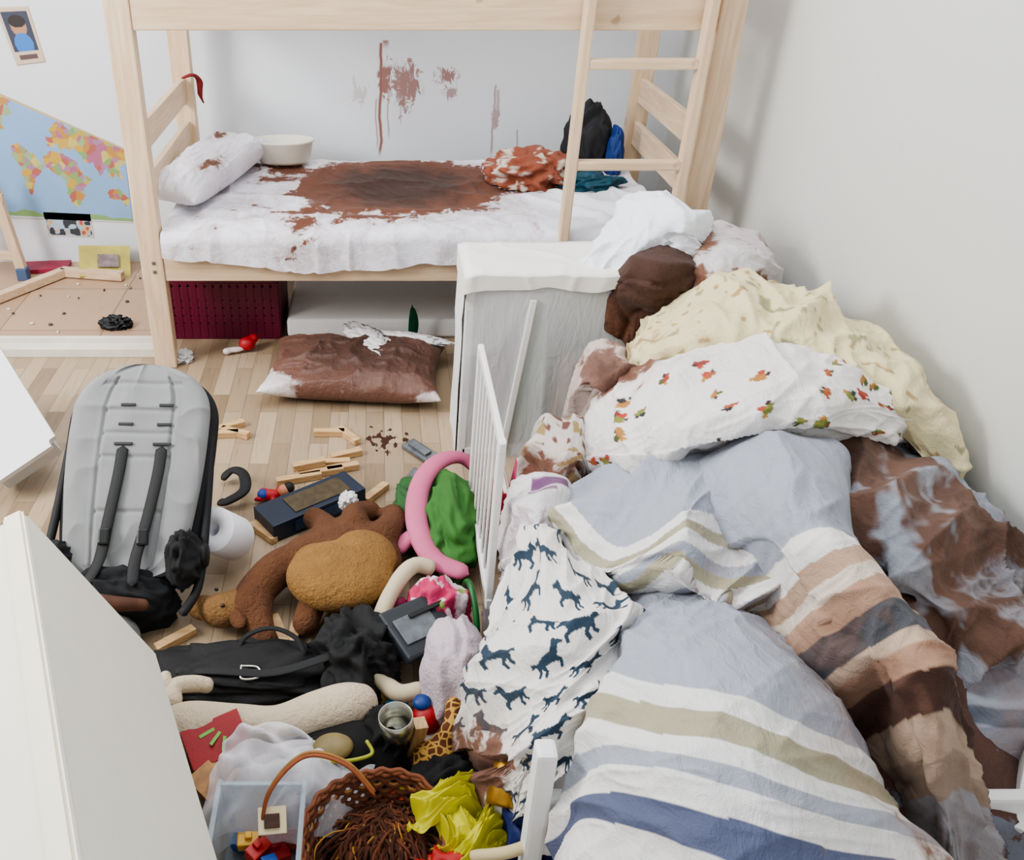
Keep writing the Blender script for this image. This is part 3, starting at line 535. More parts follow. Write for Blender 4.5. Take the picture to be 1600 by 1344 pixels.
# long cream plush
cp=empty('plush_animal',(.66,-1.79,0),'long cream plush toy lying across the toy pile','plush toy')
CRM=M('#d0bfa6',.95,.07,20,.6,kind='fur')
tube('body',[(.40,-1.83,.07),(.47,-1.83,.075),(.57,-1.82,.07),(.66,-1.82,.07),(.75,-1.80,.08),(.82,-1.78,.085),(.88,-1.75,.07)],[.042,.055,.045,.042,.052,.052,.032],CRM,cp,seg=24,n=60)
tube('arm',[(.43,-1.80,.1),(.42,-1.75,.11),(.46,-1.72,.09),(.50,-1.71,.07)],[.022,.02,.02,.018],CRM,cp)
tube('arm',[(.42,-1.77,.1),(.40,-1.74,.12),(.395,-1.71,.11)],[.018,.016,.012],CRM,cp)
# hat
ht=empty('black_hat',(.80,-1.90,0),'black round hat with beige badge lying in the toy pile','hat')
lathe('brim',[(0,.03),(.07,.03),(.115,.018),(.125,.022),(.115,.032),(.075,.045),(.06,.075),(.03,.085),(0,.085)],M('#100f0f',.9,.2),ht,loc=(.80,-1.91,.04),rot=(.25,-.15,0),sx=1.05,sy=.8)
crumple('fold',(.90,-1.85,0),(.06,.07,.12),M('#131212',.9,.2),ht,amp=.35,freq=1.5,seed=31)
lathe('badge',[(0,.0),(.040,.0),(.045,.006),(.04,.016),(.02,.022),(0,.022)],M('#85744a',.5,.3,30),ht,loc=(.79,-1.925,.12),rot=(.25,-.15,0),sy=.7)
tube('string',[(.75,-1.94,.12),(.80,-1.965,.13),(.87,-1.94,.12),(.86,-1.91,.13)],.004,M('#a5a83a',.5),ht)
lathe('goblet',[(0,0),(.034,0),(.035,.004),(.012,.012),(.006,.02),(.006,.045),(.011,.055),(.006,.065),(.008,.08),(.028,.095),(.036,.12),(.037,.165),(.035,.165),(.033,.12),(.024,.10),(0,.094)],M('#aaa99e',.2,.1,metal=.9),loc=(.935,-1.88,.015),rot=(.05,-.08,0),label='silver metal goblet standing among the toys',cat='goblet')
rt=empty('toy_figure',(1.0,-1.79,0),'small round red toy with blue and white parts','toy')
blobby('body',[((.995,-1.79,.05),(.035,.035,.04))],M('#a01016',.5),rt,vox=.004)
blobby('cap',[((.985,-1.775,.09),(.022,.022,.016))],M('#143a7c',.5),rt,vox=.004)
blobby('foot',[((1.0,-1.82,.025),(.032,.02,.014))],M('#d3cfc8',.6),rt,vox=.004)
blobby('tassel',[((.975,-1.82,.06),(.012,.014,.010))],M('#d8b23a',.5),rt,vox=.003)
# tulle
def tulle_mat():
    t=NT('tulle'); t.setc(lin('#f0eef4')); t.setp(Roughness=.6); lw=t.n("ShaderNodeLayerWeight"); lw.inputs[0].default_value=.4
    a=t.math('ADD',.18,t.math('MULTIPLY',lw.outputs['Facing'],.7),clamp=True); t.l(a,t.b.inputs['Alpha']); t.bump(t.noise(t.coord(scale=(1,.5,1)),10,3,.5,1),.3,.02); return t.m
TU=tulle_mat()
def tulle(loc,size,seed,label):
    n=110; v,u=np.meshgrid(np.linspace(-1,1,n),np.linspace(-1,1,n),indexing='ij'); a=seed*.7; p=u*math.cos(a)+v*math.sin(a); q=-u*math.sin(a)+v*math.cos(a)
    x=size[0]*u*(1+.25*(vn(u*1.5,v*1.5,seed)-.5)); y=size[1]*v*(1+.25*(vn(u*1.5+5,v*1.5,seed+1)-.5))
    w=np.sin(p*7+2.2*np.sin(q*2.3)+seed)*.5+np.sin(p*13+1.6*np.sin(q*3.1+1))*.25
    z=size[2]*np.clip(1-(u**2+v**2)*.5,0,1)*(.75+.25*vn(u*1.8+9,v*1.8,seed+2))+.018*w
    V,l0=recenter(np.stack([x,y,z],-1).reshape(-1,3)); mk('tulle_cloth',gridmesh('t',V,n,n),TU,loc=(loc[0],loc[1],loc[2]+.012),label=label,cat='tulle')
tulle((.68,-1.99,.02),(.15,.11,.12),4,'bunch of white translucent tulle in the toy pile'); tulle((.65,-1.94,.05),(.10,.08,.11),14,'upper fold of white translucent tulle in the toy pile'); tulle((.76,-2.01,.03),(.11,.10,.10),22,'loose fold of white translucent tulle beside the basket'); tulle((.68,-2.0,.0),(.12,.10,.09),9,'inner fold of white translucent tulle in the toy pile')
rc=empty('picture_card',(.53,-1.88,0),'red card with green marks leaning in the pile','card')
boxes('card',[((.535,-1.885,.10),(.13,.09,.006),(.35,-.1,.45))],M('#98181e',.5,.2),rc,bev=.001)
for i in (-1,0,1): boxes('green_mark',[((.535+.02*i,-1.887+.012*i*(-1)**i,.106-.002*i),(.035,.007,.003),(.35,-.1,1.1+i*.5))],M('#6fae48',.5),rc,bev=0)
boxes('picture_card',[((.54,-1.96,.075),(.09,.07,.006),(.3,0,.9))],M('#b5824a',.5,.7,40),bev=.001,label='small multicoloured card lying in the pile',cat='card')
# clear tub
tb=empty('plastic_tub',(.66,-2.13,0),'transparent plastic tub filled with small toys','tub')
def tub():
    x0,x1,y0,y1,h=.575,.735,-2.27,-2.04,.16; cx,cy=(x0+x1)/2,(y0+y1)/2; t=.003
    boxes('body',[((cx,cy,.004),(x1-x0,y1-y0,t)),((x0,cy,h/2),(t,y1-y0,h)),((x1,cy,h/2),(t,y1-y0,h)),((cx,y0,h/2),(x1-x0,t,h)),((cx,y1,h/2),(x1-x0,t,h)),((x0-.004,cy,h),(.010,y1-y0+.02,.005)),((x1+.004,cy,h),(.010,y1-y0+.02,.005)),((cx,y0,h),(x1-x0,.010,.005)),((cx,y1,h),(x1-x0,.010,.005))],M('#b5cad6',.1,.03,bump=0,alpha=.28,kind='clear'),tb,bev=.001)
tub()
for x,y,z,c,s in ((.62,-2.08,.01,'#1f5fa8',.035),(.68,-2.10,.01,'#a81a1a',.04),(.63,-2.15,.01,'#c8961e',.03),(.69,-2.18,.01,'#1a6a3a',.035),(.62,-2.21,.01,'#c9c4bb',.035),(.71,-2.07,.01,'#b9481a',.03),(.65,-2.12,.05,'#b9201a',.03),(.68,-2.16,.05,'#1a52a8',.03),(.63,-2.10,.05,'#d8a52a',.028)):
    boxes('toy_brick',[((x,y,z+s/2),(s*1.6,s,s),(0.2,0,x*40)),((x,y,z+s+.004),(s*.5,s*.5,.012),(.2,0,x*40))],M(c,.4,.1),bev=.003,label='small plastic toy brick inside the clear tub',cat='toy brick',group='bricks in the clear tub')
pt=empty('picture_tile',(.68,-2.10,.11),'small cream picture tile on top of the tub toys','toy tile')
boxes('tile',[((.68,-2.10,.13),(.055,.05,.008),(.5,0,.1))],M('#e2d2a9',.5,.1),pt,bev=.002); boxes('picture',[((.68,-2.105,.136),(.03,.026,.004),(.5,0,.1))],M('#4a2a1a',.5,.6,60),pt,bev=.001)
# basket : low woven bowl, partly crushed, with curved twisted rim and thin arched handle
bs=empty('wicker_basket',(.86,-2.14,0),'reddish brown woven wicker basket with arched handle in the pile','basket')
WK=M('#6b3a22',.7,.5,70,.5,kind='wk'); WG=M('#a0703a',.5,.3,50,.3,kind='wk')
BC=Vector((.875,-2.14,.0))
def bowlpt(a,t):
    r=(.07+.055*t**.8)*(1+.12*math.sin(a*2+.6)+.05*math.sin(a*3)); return (BC.x+r*math.cos(a)*1.0,BC.y+r*math.sin(a)*1.05,.012+.115*t*(1+.35*math.sin(a-.2)))
for dr in (0,.008): tube('handle',[(.655,-2.12+dr,.10),(.675,-2.07+dr,.175),(.74,-2.02+dr,.215),(.82,-2.03+dr,.205),(.88,-2.06+dr,.15)],.0038,WG if dr else M('#94502c',.6,.2,60),bs,n=50)
def ringmesh(name,rings,mat,rad,seg=6,N=120,kind=None):
    Vs=[];Fs=[]
    for (t,ph,amp) in rings:
        Q=[]
        for k in range(N):
            a=2*math.pi*k/N; p=bowlpt(a,t); w=amp*math.sin(a*22+ph); Q.append((p[0]+w*math.cos(a),p[1]+w*math.sin(a),p[2]))
        Q=np.array(Q); T=np.roll(Q,-1,0)-np.roll(Q,1,0); T/=np.linalg.norm(T,axis=1,keepdims=True); S=np.cross(T,[0,0,1]); U=np.cross(S,T); b=len(Vs)
        for k in range(N):
            for j in range(seg):
                g=2*math.pi*j/seg; Vs.append(tuple(Q[k]+rad*(math.cos(g)*S[k]+math.sin(g)*U[k])))
        for k in range(N):
            k2=(k+1)%N
            for j in range(seg): Fs.append((b+k*seg+j,b+k*seg+(j+1)%seg,b+k2*seg+(j+1)%seg,b+k2*seg+j))
    return mk(name,pyd(name,Vs,Fs),mat,bs)
ringmesh('woven_side',[(i/13,math.pi*(i%2),.004) for i in range(13)],WK,.0052)
ringmesh('gold_weave',[(i/13+.03,math.pi*(i%2),.005) for i in (3,7,11)],WG,.003)
ringmesh('rim',[(1.0,0,.004),(1.03,math.pi,.004),(1.06,math.pi/2,.003)],M('#7a4428',.6,.3,60),.005)
for i in range(22):
    a=2*math.pi*i/22; tube('stake',[bowlpt(a,t) for t in (0,.3,.6,1.0)],.0035,WK,bs,n=10,seg=6)
lathe('base',[(0,.004),(.075,.006),(.08,.012),(.075,.016),(0,.014)],WK,bs,loc=(BC.x,BC.y,0))
root=empty('raffia_bundle',(.86,-2.15,0),'loose brown raffia with gold threads heaped in the wicker basket','raffia')
def strands(name,cnt,mat,seed,r):
    R=random.Random(seed); Vs=[];Fs=[]
    for i in range(cnt):
        sx_,sy_=BC.x+.03+R.uniform(-.04,.03),BC.y+.07+R.uniform(-.04,.02); a=R.uniform(-2.9,-.6); Lr=R.uniform(.05,.17); ex,ey=sx_+Lr*math.cos(a)*.9,sy_+Lr*math.sin(a); b=R.uniform(-.05,.05)
        P=[]
        for k in range(5):
            t=k/4; P.append((sx_+(ex-sx_)*t+b*math.sin(t*3.1)+R.uniform(-.012,.012),sy_+(ey-sy_)*t+R.uniform(-.012,.012),.075+.04*math.sin(t*2.6+.4)-.03*t+R.uniform(-.015,.02)))
        Q=cr(np.array(P),12)
        T=np.gradient(Q,axis=0); T/=np.linalg.norm(T,axis=1,keepdims=True); S=np.cross(T,[0,0,1]); S/=np.linalg.norm(S,axis=1,keepdims=True)+1e-6; U=np.cross(S,T); base=len(Vs)
        for k in range(12):
            for s_,u_ in ((1,0),(0,1),(-1,0),(0,-1)): Vs.append(tuple(Q[k]+r*(S[k]*s_+U[k]*u_)))
        for k in range(11):
            for j in range(4): Fs.append((base+k*4+j,base+k*4+(j+1)%4,base+k*4+4+(j+1)%4,base+k*4+4+j))
    return mk(name,pyd(name,Vs,Fs),mat,root,kind='stuff')
strands('strand',360,M('#4e2a18',.95,.5,30),1,.0034); strands('strand_red',200,M('#6e3c26',.95,.5,30),3,.003); strands('gold_thread',50,M('#a87a34',.5,.2,30,metal=.3),2,.002)
# yellow cloth, gold roll, misc
YM=M('#d6d03a',.5,.1,alpha=.78,kind='y')
def scarf(loc,size,seed,label,mat,rot=0):
    n=100; v,u=np.meshgrid(np.linspace(-1,1,n),np.linspace(-1,1,n),indexing='ij')
    x=size[0]*u*(1+.3*(vn(u*2,v*2,seed)-.5)); y=size[1]*v*(.7+.6*vn(u*1.5,v*0+3,seed+1))+.03*np.sin(u*2.2); z=size[2]*(1-.7*u**2-.4*v**2)+.03*(ridge(u*1.2+v*.8,v*2.6,seed)-.3)+.010*(ridge(u*3,v*7,seed+4)-.3); z=np.maximum(z,0)
    V,l0=recenter(np.stack([x,y,z],-1).reshape(-1,3)); o=mk('scarf',gridmesh('s',V,n,n),mat,loc=loc,rot=(0,0,rot),label=label,cat='cloth'); m=o.modifiers.new('s','SOLIDIFY'); m.thickness=.0015
scarf((1.03,-2.07,.10),(.07,.05,.09),3,'chartreuse sheer yellow cloth in the pile',YM,-.4); scarf((1.08,-2.15,.08),(.08,.045,.10),8,'folded end of chartreuse sheer cloth in the pile',YM,.3); scarf((1.03,-2.12,.09),(.05,.06,.08),17,'crumpled middle of chartreuse sheer cloth in the pile',YM,.9)
lathe('gold_roll',[(.0,0),(.026,0),(.030,.005),(.028,.04),(.031,.05),(.028,.06),(.029,.115),(.026,.12),(0,.12)],M('#a87e30',.3,.3,60,metal=.7),loc=(1.115,-2.12,.20),rot=(-1.0,0,-.3),label='gold foil roll lying on the pile',cat='foil roll')
crumple('cloth_scrap',(1.04,-1.98,0),(.09,.07,.11),M('#121113',.9,.2),amp=.35,freq=1.5,seed=51,label='dark black cloth between the toys',cat='cloth')
crumple('cloth_scrap',(1.02,-2.20,0),(.09,.06,.14),M('#a81c18',.6,.15),amp=.4,freq=1.5,seed=52,label='crumpled red satin cloth in the pile',cat='cloth')
crumple('cloth_scrap',(1.16,-2.12,0),(.06,.09,.2),M('#152660',.7,.2),amp=.4,freq=1.5,seed=53,label='crumpled navy blue cloth beside the cot leg',cat='cloth')
tube('plush_tail',[(1.05,-2.20,.17),(1.12,-2.21,.2),(1.2,-2.19,.22)],.011,M('#c3b48c',.8),label='thin cream fabric tail in the pile',cat='plush toy')
gf=empty('plush_giraffe',(1.01,-1.90,0),'yellow plush giraffe with brown spots lying in the pile','plush toy')
def gir():
    t=NT('giraffe'); v=t.n("ShaderNodeTexVoronoi",feature='DISTANCE_TO_EDGE'); t.l(t.coord(),v.inputs['Vector']); v.inputs['Scale'].default_value=60; t.setc(t.mix(t.step(v.outputs[0],.08,.14),lin('#b9924a'),lin('#5b3018'))); t.setp(Roughness=.9); return t.m
GM=gir()
blobby('body',[((1.01,-1.90,.05),(.055,.045,.045))],GM,gf,vox=.005,chains=([(1.02,-1.88,.07,.026),(1.045,-1.85,.10,.02),(1.055,-1.81,.12,.022)],[(.99,-1.92,.04,.02),(.975,-1.95,.03,.014)],[(1.03,-1.93,.04,.02),(1.035,-1.97,.03,.014)]))
blobby('ear',[((1.07,-1.81,.135),(.012,.008,.005))],GM,gf,vox=.003)
for x,y,c in ((.95,-1.95,'#b9a22a'),(1.09,-1.97,'#2f7a2a'),(.92,-1.98,'#a5411a'),(.57,-1.99,'#1f5a98'),(.80,-2.05,'#b9381a'),(.98,-1.99,'#d8d2c8'),(.93,-1.73,'#1f7a98'),(.96,-2.02,'#a8201a'),(.90,-1.68,'#c8a22a'),(1.10,-1.78,'#a8201a')):
    boxes('toy_brick',[((x,y,.02),(.05,.03,.03),(.1,.1,x*30)),((x,y,.038),(.02,.018,.01),(.1,.1,x*30))],M(c,.4,.1),bev=.003,label='small plastic toy brick in the toy pile',cat='toy brick',group='bricks in the toy pile')
# ================================================================= FABRIC BOX
WH=M('#e6e6e4',.45,.04)
fb=empty('fabric_wardrobe',(1.5,-.5,0),'white framed storage unit covered in sheer white fabric','storage')
x0,x1,y0,y1,h=1.17,1.90,-.62,-.38,.65
for x in (x0,x1):
    for y in (y0,y1): boxes('frame_post',[((x,y,h/2),(.028,.028,h))],WH,fb)
boxes('frame_rail',[(((x0+x1)/2,y0,h-.01),(x1-x0,.028,.028)),(((x0+x1)/2,y1,h-.01),(x1-x0,.028,.028)),((x0,(y0+y1)/2,h-.01),(.028,y1-y0,.028)),((x1,(y0+y1)/2,h-.01),(.028,y1-y0,.028)),(((x0+x1)/2,y0,.02),(x1-x0,.028,.028))],WH,fb)
boxes('diagonal_bar',[((1.335,y0-.022,.3),(.022,.012,.56),(0,.10,0))],WH,fb)
def sheer():
    n=110; v,u=np.meshgrid(np.linspace(0,1,n),np.linspace(0,1,n),indexing='ij'); x=x0-.01+u*(x1-x0+.02); z=h*(1-v)+.0; y=y0-.012-.012*ridge(u*5,v*1.0,3)*(.3+v)
    V=np.stack([x,y,z],-1).reshape(-1,3); V,loc=recenter(V)
    C=np.broadcast_to(np.array(lin('#eef1f3')),u.shape+(3,)).copy()
    t=NT('sheer_fabric'); t.l(t.attr('Col').outputs['Color'],t.b.inputs['Base Color']); t.setp(Roughness=.6,Alpha=.62); t.bump(t.noise(t.coord(scale=(1,1,.3)),20,4,.6,1),.35,.015)
    mk('sheer_panel',gridmesh('s',V,n,n,attrs=(C,np.zeros(u.shape))),t.m,fb,loc=loc)
    boxes('back_panel',[(((x0+x1)/2,y1,h/2),(x1-x0,.006,h))],M('#eef0f2',.8,.03),fb,bev=0)
    y=y0+(y1-y0)*u; x=x0-.016-.006*ridge(u*4,v*2,5); V=np.stack([x,y,z],-1).reshape(-1,3); V,loc=recenter(V); mk('side_panel',gridmesh('s',V,n,n),M('#e4e6e8',.6,.03,kind='side'),fb,loc=loc)
    v,u=np.meshgrid(np.linspace(-.2,1.16,n),np.linspace(-.07,1.07,n),indexing='ij'); x=x0+u*(x1-x0); y=y1+v*(y0-y1)
    z=h+.012+.006*(ridge(u*5,v*2,2)-.3)
    ov=np.maximum(0,v-1); z=z-ov*.30*(.7+.5*vn(u*6,u*0,4)); y=np.where(v>1,y0-.026-.006*ridge(u*9,v*2,4),y); ol=np.maximum(0,-u); z=z-ol*1.2; x=np.where(u<0,x0-.022,x); y=np.maximum(y,-.7)
    ob=np.maximum(0,-v); z=z-ob*.35; y=np.where(v<0,y1+.02,y)
    V=np.stack([x,y,z],-1).reshape(-1,3); V,loc=recenter(V); mk('top_cover',gridmesh('s',V,n,n),M('#e8e6df',.8,.03,kind='top'),fb,loc=loc)
sheer()
for x,y,z,sx,sz,c in ((1.27,-.50,.015,.06,.30,'#b84a78'),(1.40,-.50,.015,.06,.42,'#3f9a5a'),(1.53,-.50,.015,.06,.30,'#c98a5a'),(1.66,-.50,.015,.05,.34,'#4a85b8')):
    crumple('folded_clothes',(x,y,z),(sx,.07,sz),M(c,.8,.15),amp=.3,freq=1.3,seed=int(x*100),sub=4,label='coloured clothes bundle inside the sheer storage unit',cat='clothes',group='clothes in the storage unit')
# ================================================================= COT
ct=empty('baby_cot',(1.7,-1.5,0),'white wooden cot with slatted side buried under bedding','cot')
boxes('slatted_side',[((1.165,-1.24,.59),(.014,.50,.026)),((1.165,-1.24,.12),(.014,.50,.03))]+[((1.165,-1.05-i*.062,.35),(.006,.016,.47)) for i in range(7)],WH,ct,bev=.002)
boxes('corner_post',[((1.165,-1.475,.3),(.018,.022,.61))],WH,ct); boxes('corner_post',[((1.165,-1.0,.3),(.018,.022,.6))],WH,ct)
boxes('end_board',[((1.16,-2.2,.235),(.036,.04,.47)),((1.66,-2.2,.27),(1.0,.025,.16))],WH,ct,bev=.008)
for b in (((1.2,-1.85,.2),(.025,.7,.06)),((2.14,-1.7,.2),(.025,1.0,.06))): boxes('bottom_rail',[b],WH,ct)
boxes('corner_post',[((2.03,-2.20,.16),(.03,.04,.32),(0,0,.0))],WH,ct)
boxes('slat',[((2.03,-2.15,.33),(.02,.20,.045),(.5,0,-.55))],WH,ct)
boxes('mattress',[((1.72,-1.7,.22),(.9,.95,.14))],M('#cfcfd2',.9),bev=.03,smooth=True,label='cot mattress hidden beneath the bedding heap',cat='mattress')
# ================================================================= BEDDING HEAP
CC=CW
patch('blanket',["140/120/24 155/122/34 175/124/38 205/125/38","132/150/26 150/150/38 175/150/40 205/152/42","128/175/28 150/178/40 175/180/44 205/180/42","128/200/28 150/205/40 175/210/42 205/205/36","130/222/20 150/224/30 175/226/30 205/222/22"],cloth('grey_under','#54382e','#33201a'),solid('#6c707c'),stain=((.8,.5,.5,.5,.8),),n=(90,90),folds=((.03,5,3,30,3),),skirt=(.05,.2),label='crumpled blue-grey blanket at the bottom of the bedding heap')
patch('bath_towel',["160/40/68 165/35/76 177/35/80 188/38/76 193/45/70","154/51/68 161/53/76 172/53/80 181/59/78 191/51/70","152/54/66 158/59/70 167/59/74 179/59/74 190/54/68"],CC,solid('#eef1f9'),n=(130,150),skirt=(.02,.10),stain=lambda u,v:u*0-2,folds=((.05,7,3,20,1),(.02,14,6,-40,2)),label='crumpled bright white towel on top of the storage unit',cat='towel')
patch('stained_cloth',["167/51/70 176/51/72 184/56/70","160/59/66 168/74/72 182/69/68","161/65/60 169/77/64 182/72/62","169/67/54 174/72/56 183/66/55"],cloth('dark_brown','#5a3828','#331d14'),solid('#4c3022'),stain=((.5,.5,1,1,1.2),),n=(90,90),skirt=(.03,.12),folds=((.04,8,4,60,4),),label='dark brown soaked cloth bundle below the white towel',cat='cloth')
patch('pillow',["198/25/60 204/27/66 212/31/64 220/30/56","187/54/68 193/58/74 205/57/70 217/42/58","182/70/64 190/77/68 203/67/64 217/52/50"],CW,solid('#cfcbcd'),stain=((.5,1.0,.6,.15,.5),(.1,.5,.15,.2,.4),(.9,.3,.3,.2,.2)),n=(120,120),skirt=(.05,.2),folds=((.035,7,3,70,6),),label='white pillow with brown stains beside the towel at the wall',cat='pillow')
yc=solid('#d8cca3')
def yel(u,v,x,y):
    C=yc(u,v,x,y); m=vn(x*45,y*45,11); C[m>.86]=lin('#ad9268'); C[(vn(x*40+5,y*40,12)>.88)]=lin('#9c9672'); return C
patch('blanket',["169/71/52 182/72/63 199/75/67 214/86/64 219/100/58 219/118/50","165/87/57 177/89/70 192/92/76 206/103/75 215/114/69 219/130/57","162/93/57 174/102/70 188/107/77 203/117/75 213/129/70 219/140/60","159/99/56 169/114/68 183/119/73 195/131/73 207/140/69 218/149/59"],cloth('yellow_cloth','#9c8258','#7d6246',soft=.3),yel,stain=((.0,.9,.12,.2,.2),),n=(150,200),folds=((.035,5,2.0,15,7),(.02,12,4,-20,8)),skirt=(.02,.08),label='pale yellow patterned blanket draped over the bedding heap')
def prt(u,v,x,y):
    C=np.broadcast_to(np.array(lin('#e2dedb')),u.shape+(3,)).copy(); R=random.Random(8)
    for i in range(95):
        cx,cy=R.uniform(0,x.max()),R.uniform(0,y.max()); a=R.uniform(0,6.28); s=R.uniform(.6,1.15)*.011
        k=R.choice(['#9c3c2a','#a9582f','#7a7f3a','#8a2f2f','#a9763a'])
        for j,(dx,dy,r,h_) in enumerate(((0,0,1.2,k),(1.1,.6,.8,R.choice(['#4d5b2a','#2a2a2a','#a9402a'])),(-.9,.8,.6,k),(-.2,1.7,.5,'#3a2a22'),(.4,-1.5,.55,R.choice(['#b9883a','#983c2a'])))):
            X=cx+s*(dx*math.cos(a)-dy*math.sin(a)); Y=cy+s*(dx*math.sin(a)+dy*math.cos(a)); m=((x-X)**2+(y-Y)**2+ (s*.5)**2*(vn(x*200,y*200,3)-.5))<(s*r)**2; C[m]=lin(h_)
    return C
patch('duvet',["158/101/53 168/112/66 184/114/71 195/128/70 205/137/64 215/140/54","150/110/52 159/128/68 174/137/75 188/143/74 203/143/66 215/141/55","144/120/48 151/142/66 164/152/73 181/153/72 201/146/64 215/141/53","142/127/43 148/149/59 157/158/66 175/155/66 197/148/60 215/139/51","144/128/36 150/147/46 157/150/52 174/148/56 195/141/54 215/133/46"],CW,prt,stain=((.02,.05,.12,.15,.25),),n=(220,280),folds=((.035,4.5,1.8,50,9),(.016,11,4,-30,10)),fine=.8,skirt=(.03,.10),label='white duvet with small red and orange printed figures',cat='duvet')
patch('stained_cloth',["150/86/50 155/87/53 159/95/52","146/99/49 149/108/54 156/108/53","148/105/43 150/113/46 156/110/46"],cloth('pinkbrown','#76574b','#4c3228',soft=.2),solid('#bfaea6'),stain=((.5,.5,.6,.6,.6),),n=(80,80),folds=((.035,12,6,40,11),),skirt=(.03,.2),label='crumpled brown stained cloth at the edge of the heap',cat='cloth')
def redp(u,v,x,y):
    C=np.broadcast_to(np.array(lin('#cbc2bc')),u.shape+(3,)).copy(); m=vn(x*45,y*45,13)>.6; C[m]=lin('#74483e'); m=vn(x*30+4,y*60,14)>.72; C[m]=lin('#9a8658'); return C
patch('pillowcase',["134/107/40 139/110/44 145/111/44","130/116/38 135/126/44 142/126/42","129/118/30 134/130/36 140/128/36"],CW,redp,stain=((.3,.9,.4,.25,.3),),n=(90,90),folds=((.03,9,4,30,12),),skirt=(.03,.22),label='patterned red and white pillowcase tucked beside the cot side',cat='pillowcase')
def bagc(u,v,x,y):
    C=np.broadcast_to(np.array(lin('#d6d2d2')),u.shape+(3,)).copy(); C[(u>.3)&(u<.95)&(v>.06)&(v<.14)]=lin('#6f4270'); C[(u>.3)&(u<.8)&(v>.17)&(v<.19)]=lin('#8a6a88'); C[(u>.1)&(u<.8)&(v>.3)&(v<.7)&(vn(x*60,y*60,5)>.6)]=lin('#b9aab2'); return C
patch('plastic_bag',["124/135/40 129/137/42 134/136/40","120/147/38 124/154/44 130/152/42","119/152/30 122/160/36 126/158/36","119/146/15 123/153/20 126/156/25"],cloth('plastic',rough=.35),bagc,stain=lambda u,v:u*0-2,n=(100,70),folds=((.03,10,4,70,14),),skirt=(.02,.1),label='white plastic bag with purple label beside the cot side',cat='bag')
SC_=cloth('stripe_cloth','#785a4a','#4e362c',sc=7,soft=.3,halo=.3)
GB='#9da1ac'; W_='#dad8d6'; OL='#a09a82'; NV='#555c77'
patch('duvet',["143/133/42 149/152/52 158/153/58 171/154/61 187/153/58","134/145/42 142/163/50 152/168/63 163/171/60 179/174/60","131/150/38 136/173/46 147/179/63 158/184/56 172/186/58","134/147/30 137/172/40 145/185/57 153/190/50 168/190/54","138/147/20 145/169/34 151/185/46 160/192/44 168/192/46"],SC_,
 bands(GB,((.34,.40,W_),(.40,.45,OL),(.45,.52,W_),(.57,.62,OL),(.62,.70,W_),(.74,.79,OL),(.79,.85,W_),(.86,.93,NV)),lambda u,v:v*.75+.35*np.abs(u-.38)),stain=((.9,.95,.2,.2,.2),),n=(190,220),folds=((.06,4,1.2,60,15),(.028,8,3,40,16)),fine=.8,skirt=(.03,.10),label='grey-blue striped duvet folded in the middle of the heap',cat='duvet')
def brc(u,v,x,y):
    C=np.broadcast_to(np.array(lin('#979ca6')),u.shape+(3,)).copy(); n=vn(u*5,v*6,16)*.5+vn(u*12,v*13,17)*.32+vn(u*30,v*30,19)*.18; k=np.clip((n-.42)*9,0,1)[...,None]; br=np.array(lin('#604438'))*(.75+.5*vn(u*9,v*9,18))[...,None]
    return C*(1-k)+br*k
patch('blanket',["191/149/54 205/144/55 215/146/54 219/156/52 221/167/50","185/165/58 195/163/60 207/162/58 214/168/54 221/173/50","182/178/58 190/180/60 202/178/58 212/177/55 221/177/50","187/186/52 190/190/56 199/189/56 209/187/54 220/187/50","190/194/46 194/198/50 202/197/50 209/197/50 220/195/46"],cloth('brown_grey','#5e4438','#3b261e',sc=7,soft=.25,halo=.3),brc,stain=((.1,.15,.2,.2,.35),(.75,.45,.3,.25,.5),(.5,.9,.4,.2,.35)),n=(200,200),folds=((.06,6,3,40,17),(.035,11,6,-20,18)),fine=1.4,skirt=(.04,.15),label='grey blanket with large brown stains against the wall')
patch('blanket',["195/190/44 202/193/46 210/193/46 220/192/44","194/203/40 200/205/42 208/205/42 219/203/40","197/208/32 202/210/34 210/210/34 220/208/30","200/212/20 206/213/22 214/213/22 221/212/18"],cloth('pale_grey','#6c4f42','#4b3226',sc=7,soft=.25,halo=.4),bands('#9a9eaa',((.4,.5,'#6a707c'),)),stain=((.2,.1,.4,.2,.35),(.8,.5,.3,.3,.1)),n=(120,120),folds=((.05,7,3,60,19),),fine=1.4,skirt=(.03,.18),label='pale grey crumpled blanket at the lower corner of the heap')
def dB(u,v,x,y):
    t=v+.010*(vn(u*3,v*3,4)-.5)-.03*np.sin(u*3.1)
    C=np.broadcast_to(np.array(lin(GB)),u.shape+(3,)).copy()
    for a,b,hx in ((.27,.34,'#dedad6'),(.34,.39,'#b0947e'),(.39,.43,'#d2c4b6'),(.43,.50,'#ab8a74'),(.50,.575,'#4c4d52'),(.575,.61,'#b7a08c'),(.61,.66,'#a4826c'),(.66,.73,'#42271d'),(.73,.79,'#a8917e'),(.79,.85,'#8d7868'),(.85,2,'#918d90')): C[(t>=a)&(t<b)]=lin(hx)
    n=vn(u*5,v*14,6)*.6+vn(u*14,v*36,7)*.4; k=(np.clip((t-.36)*6,0,1)*np.clip((n-.52)*5,0,1)*.45)[...,None]; C=C*(1-k)+np.array(lin('#6a4a3a'))*k
    return C
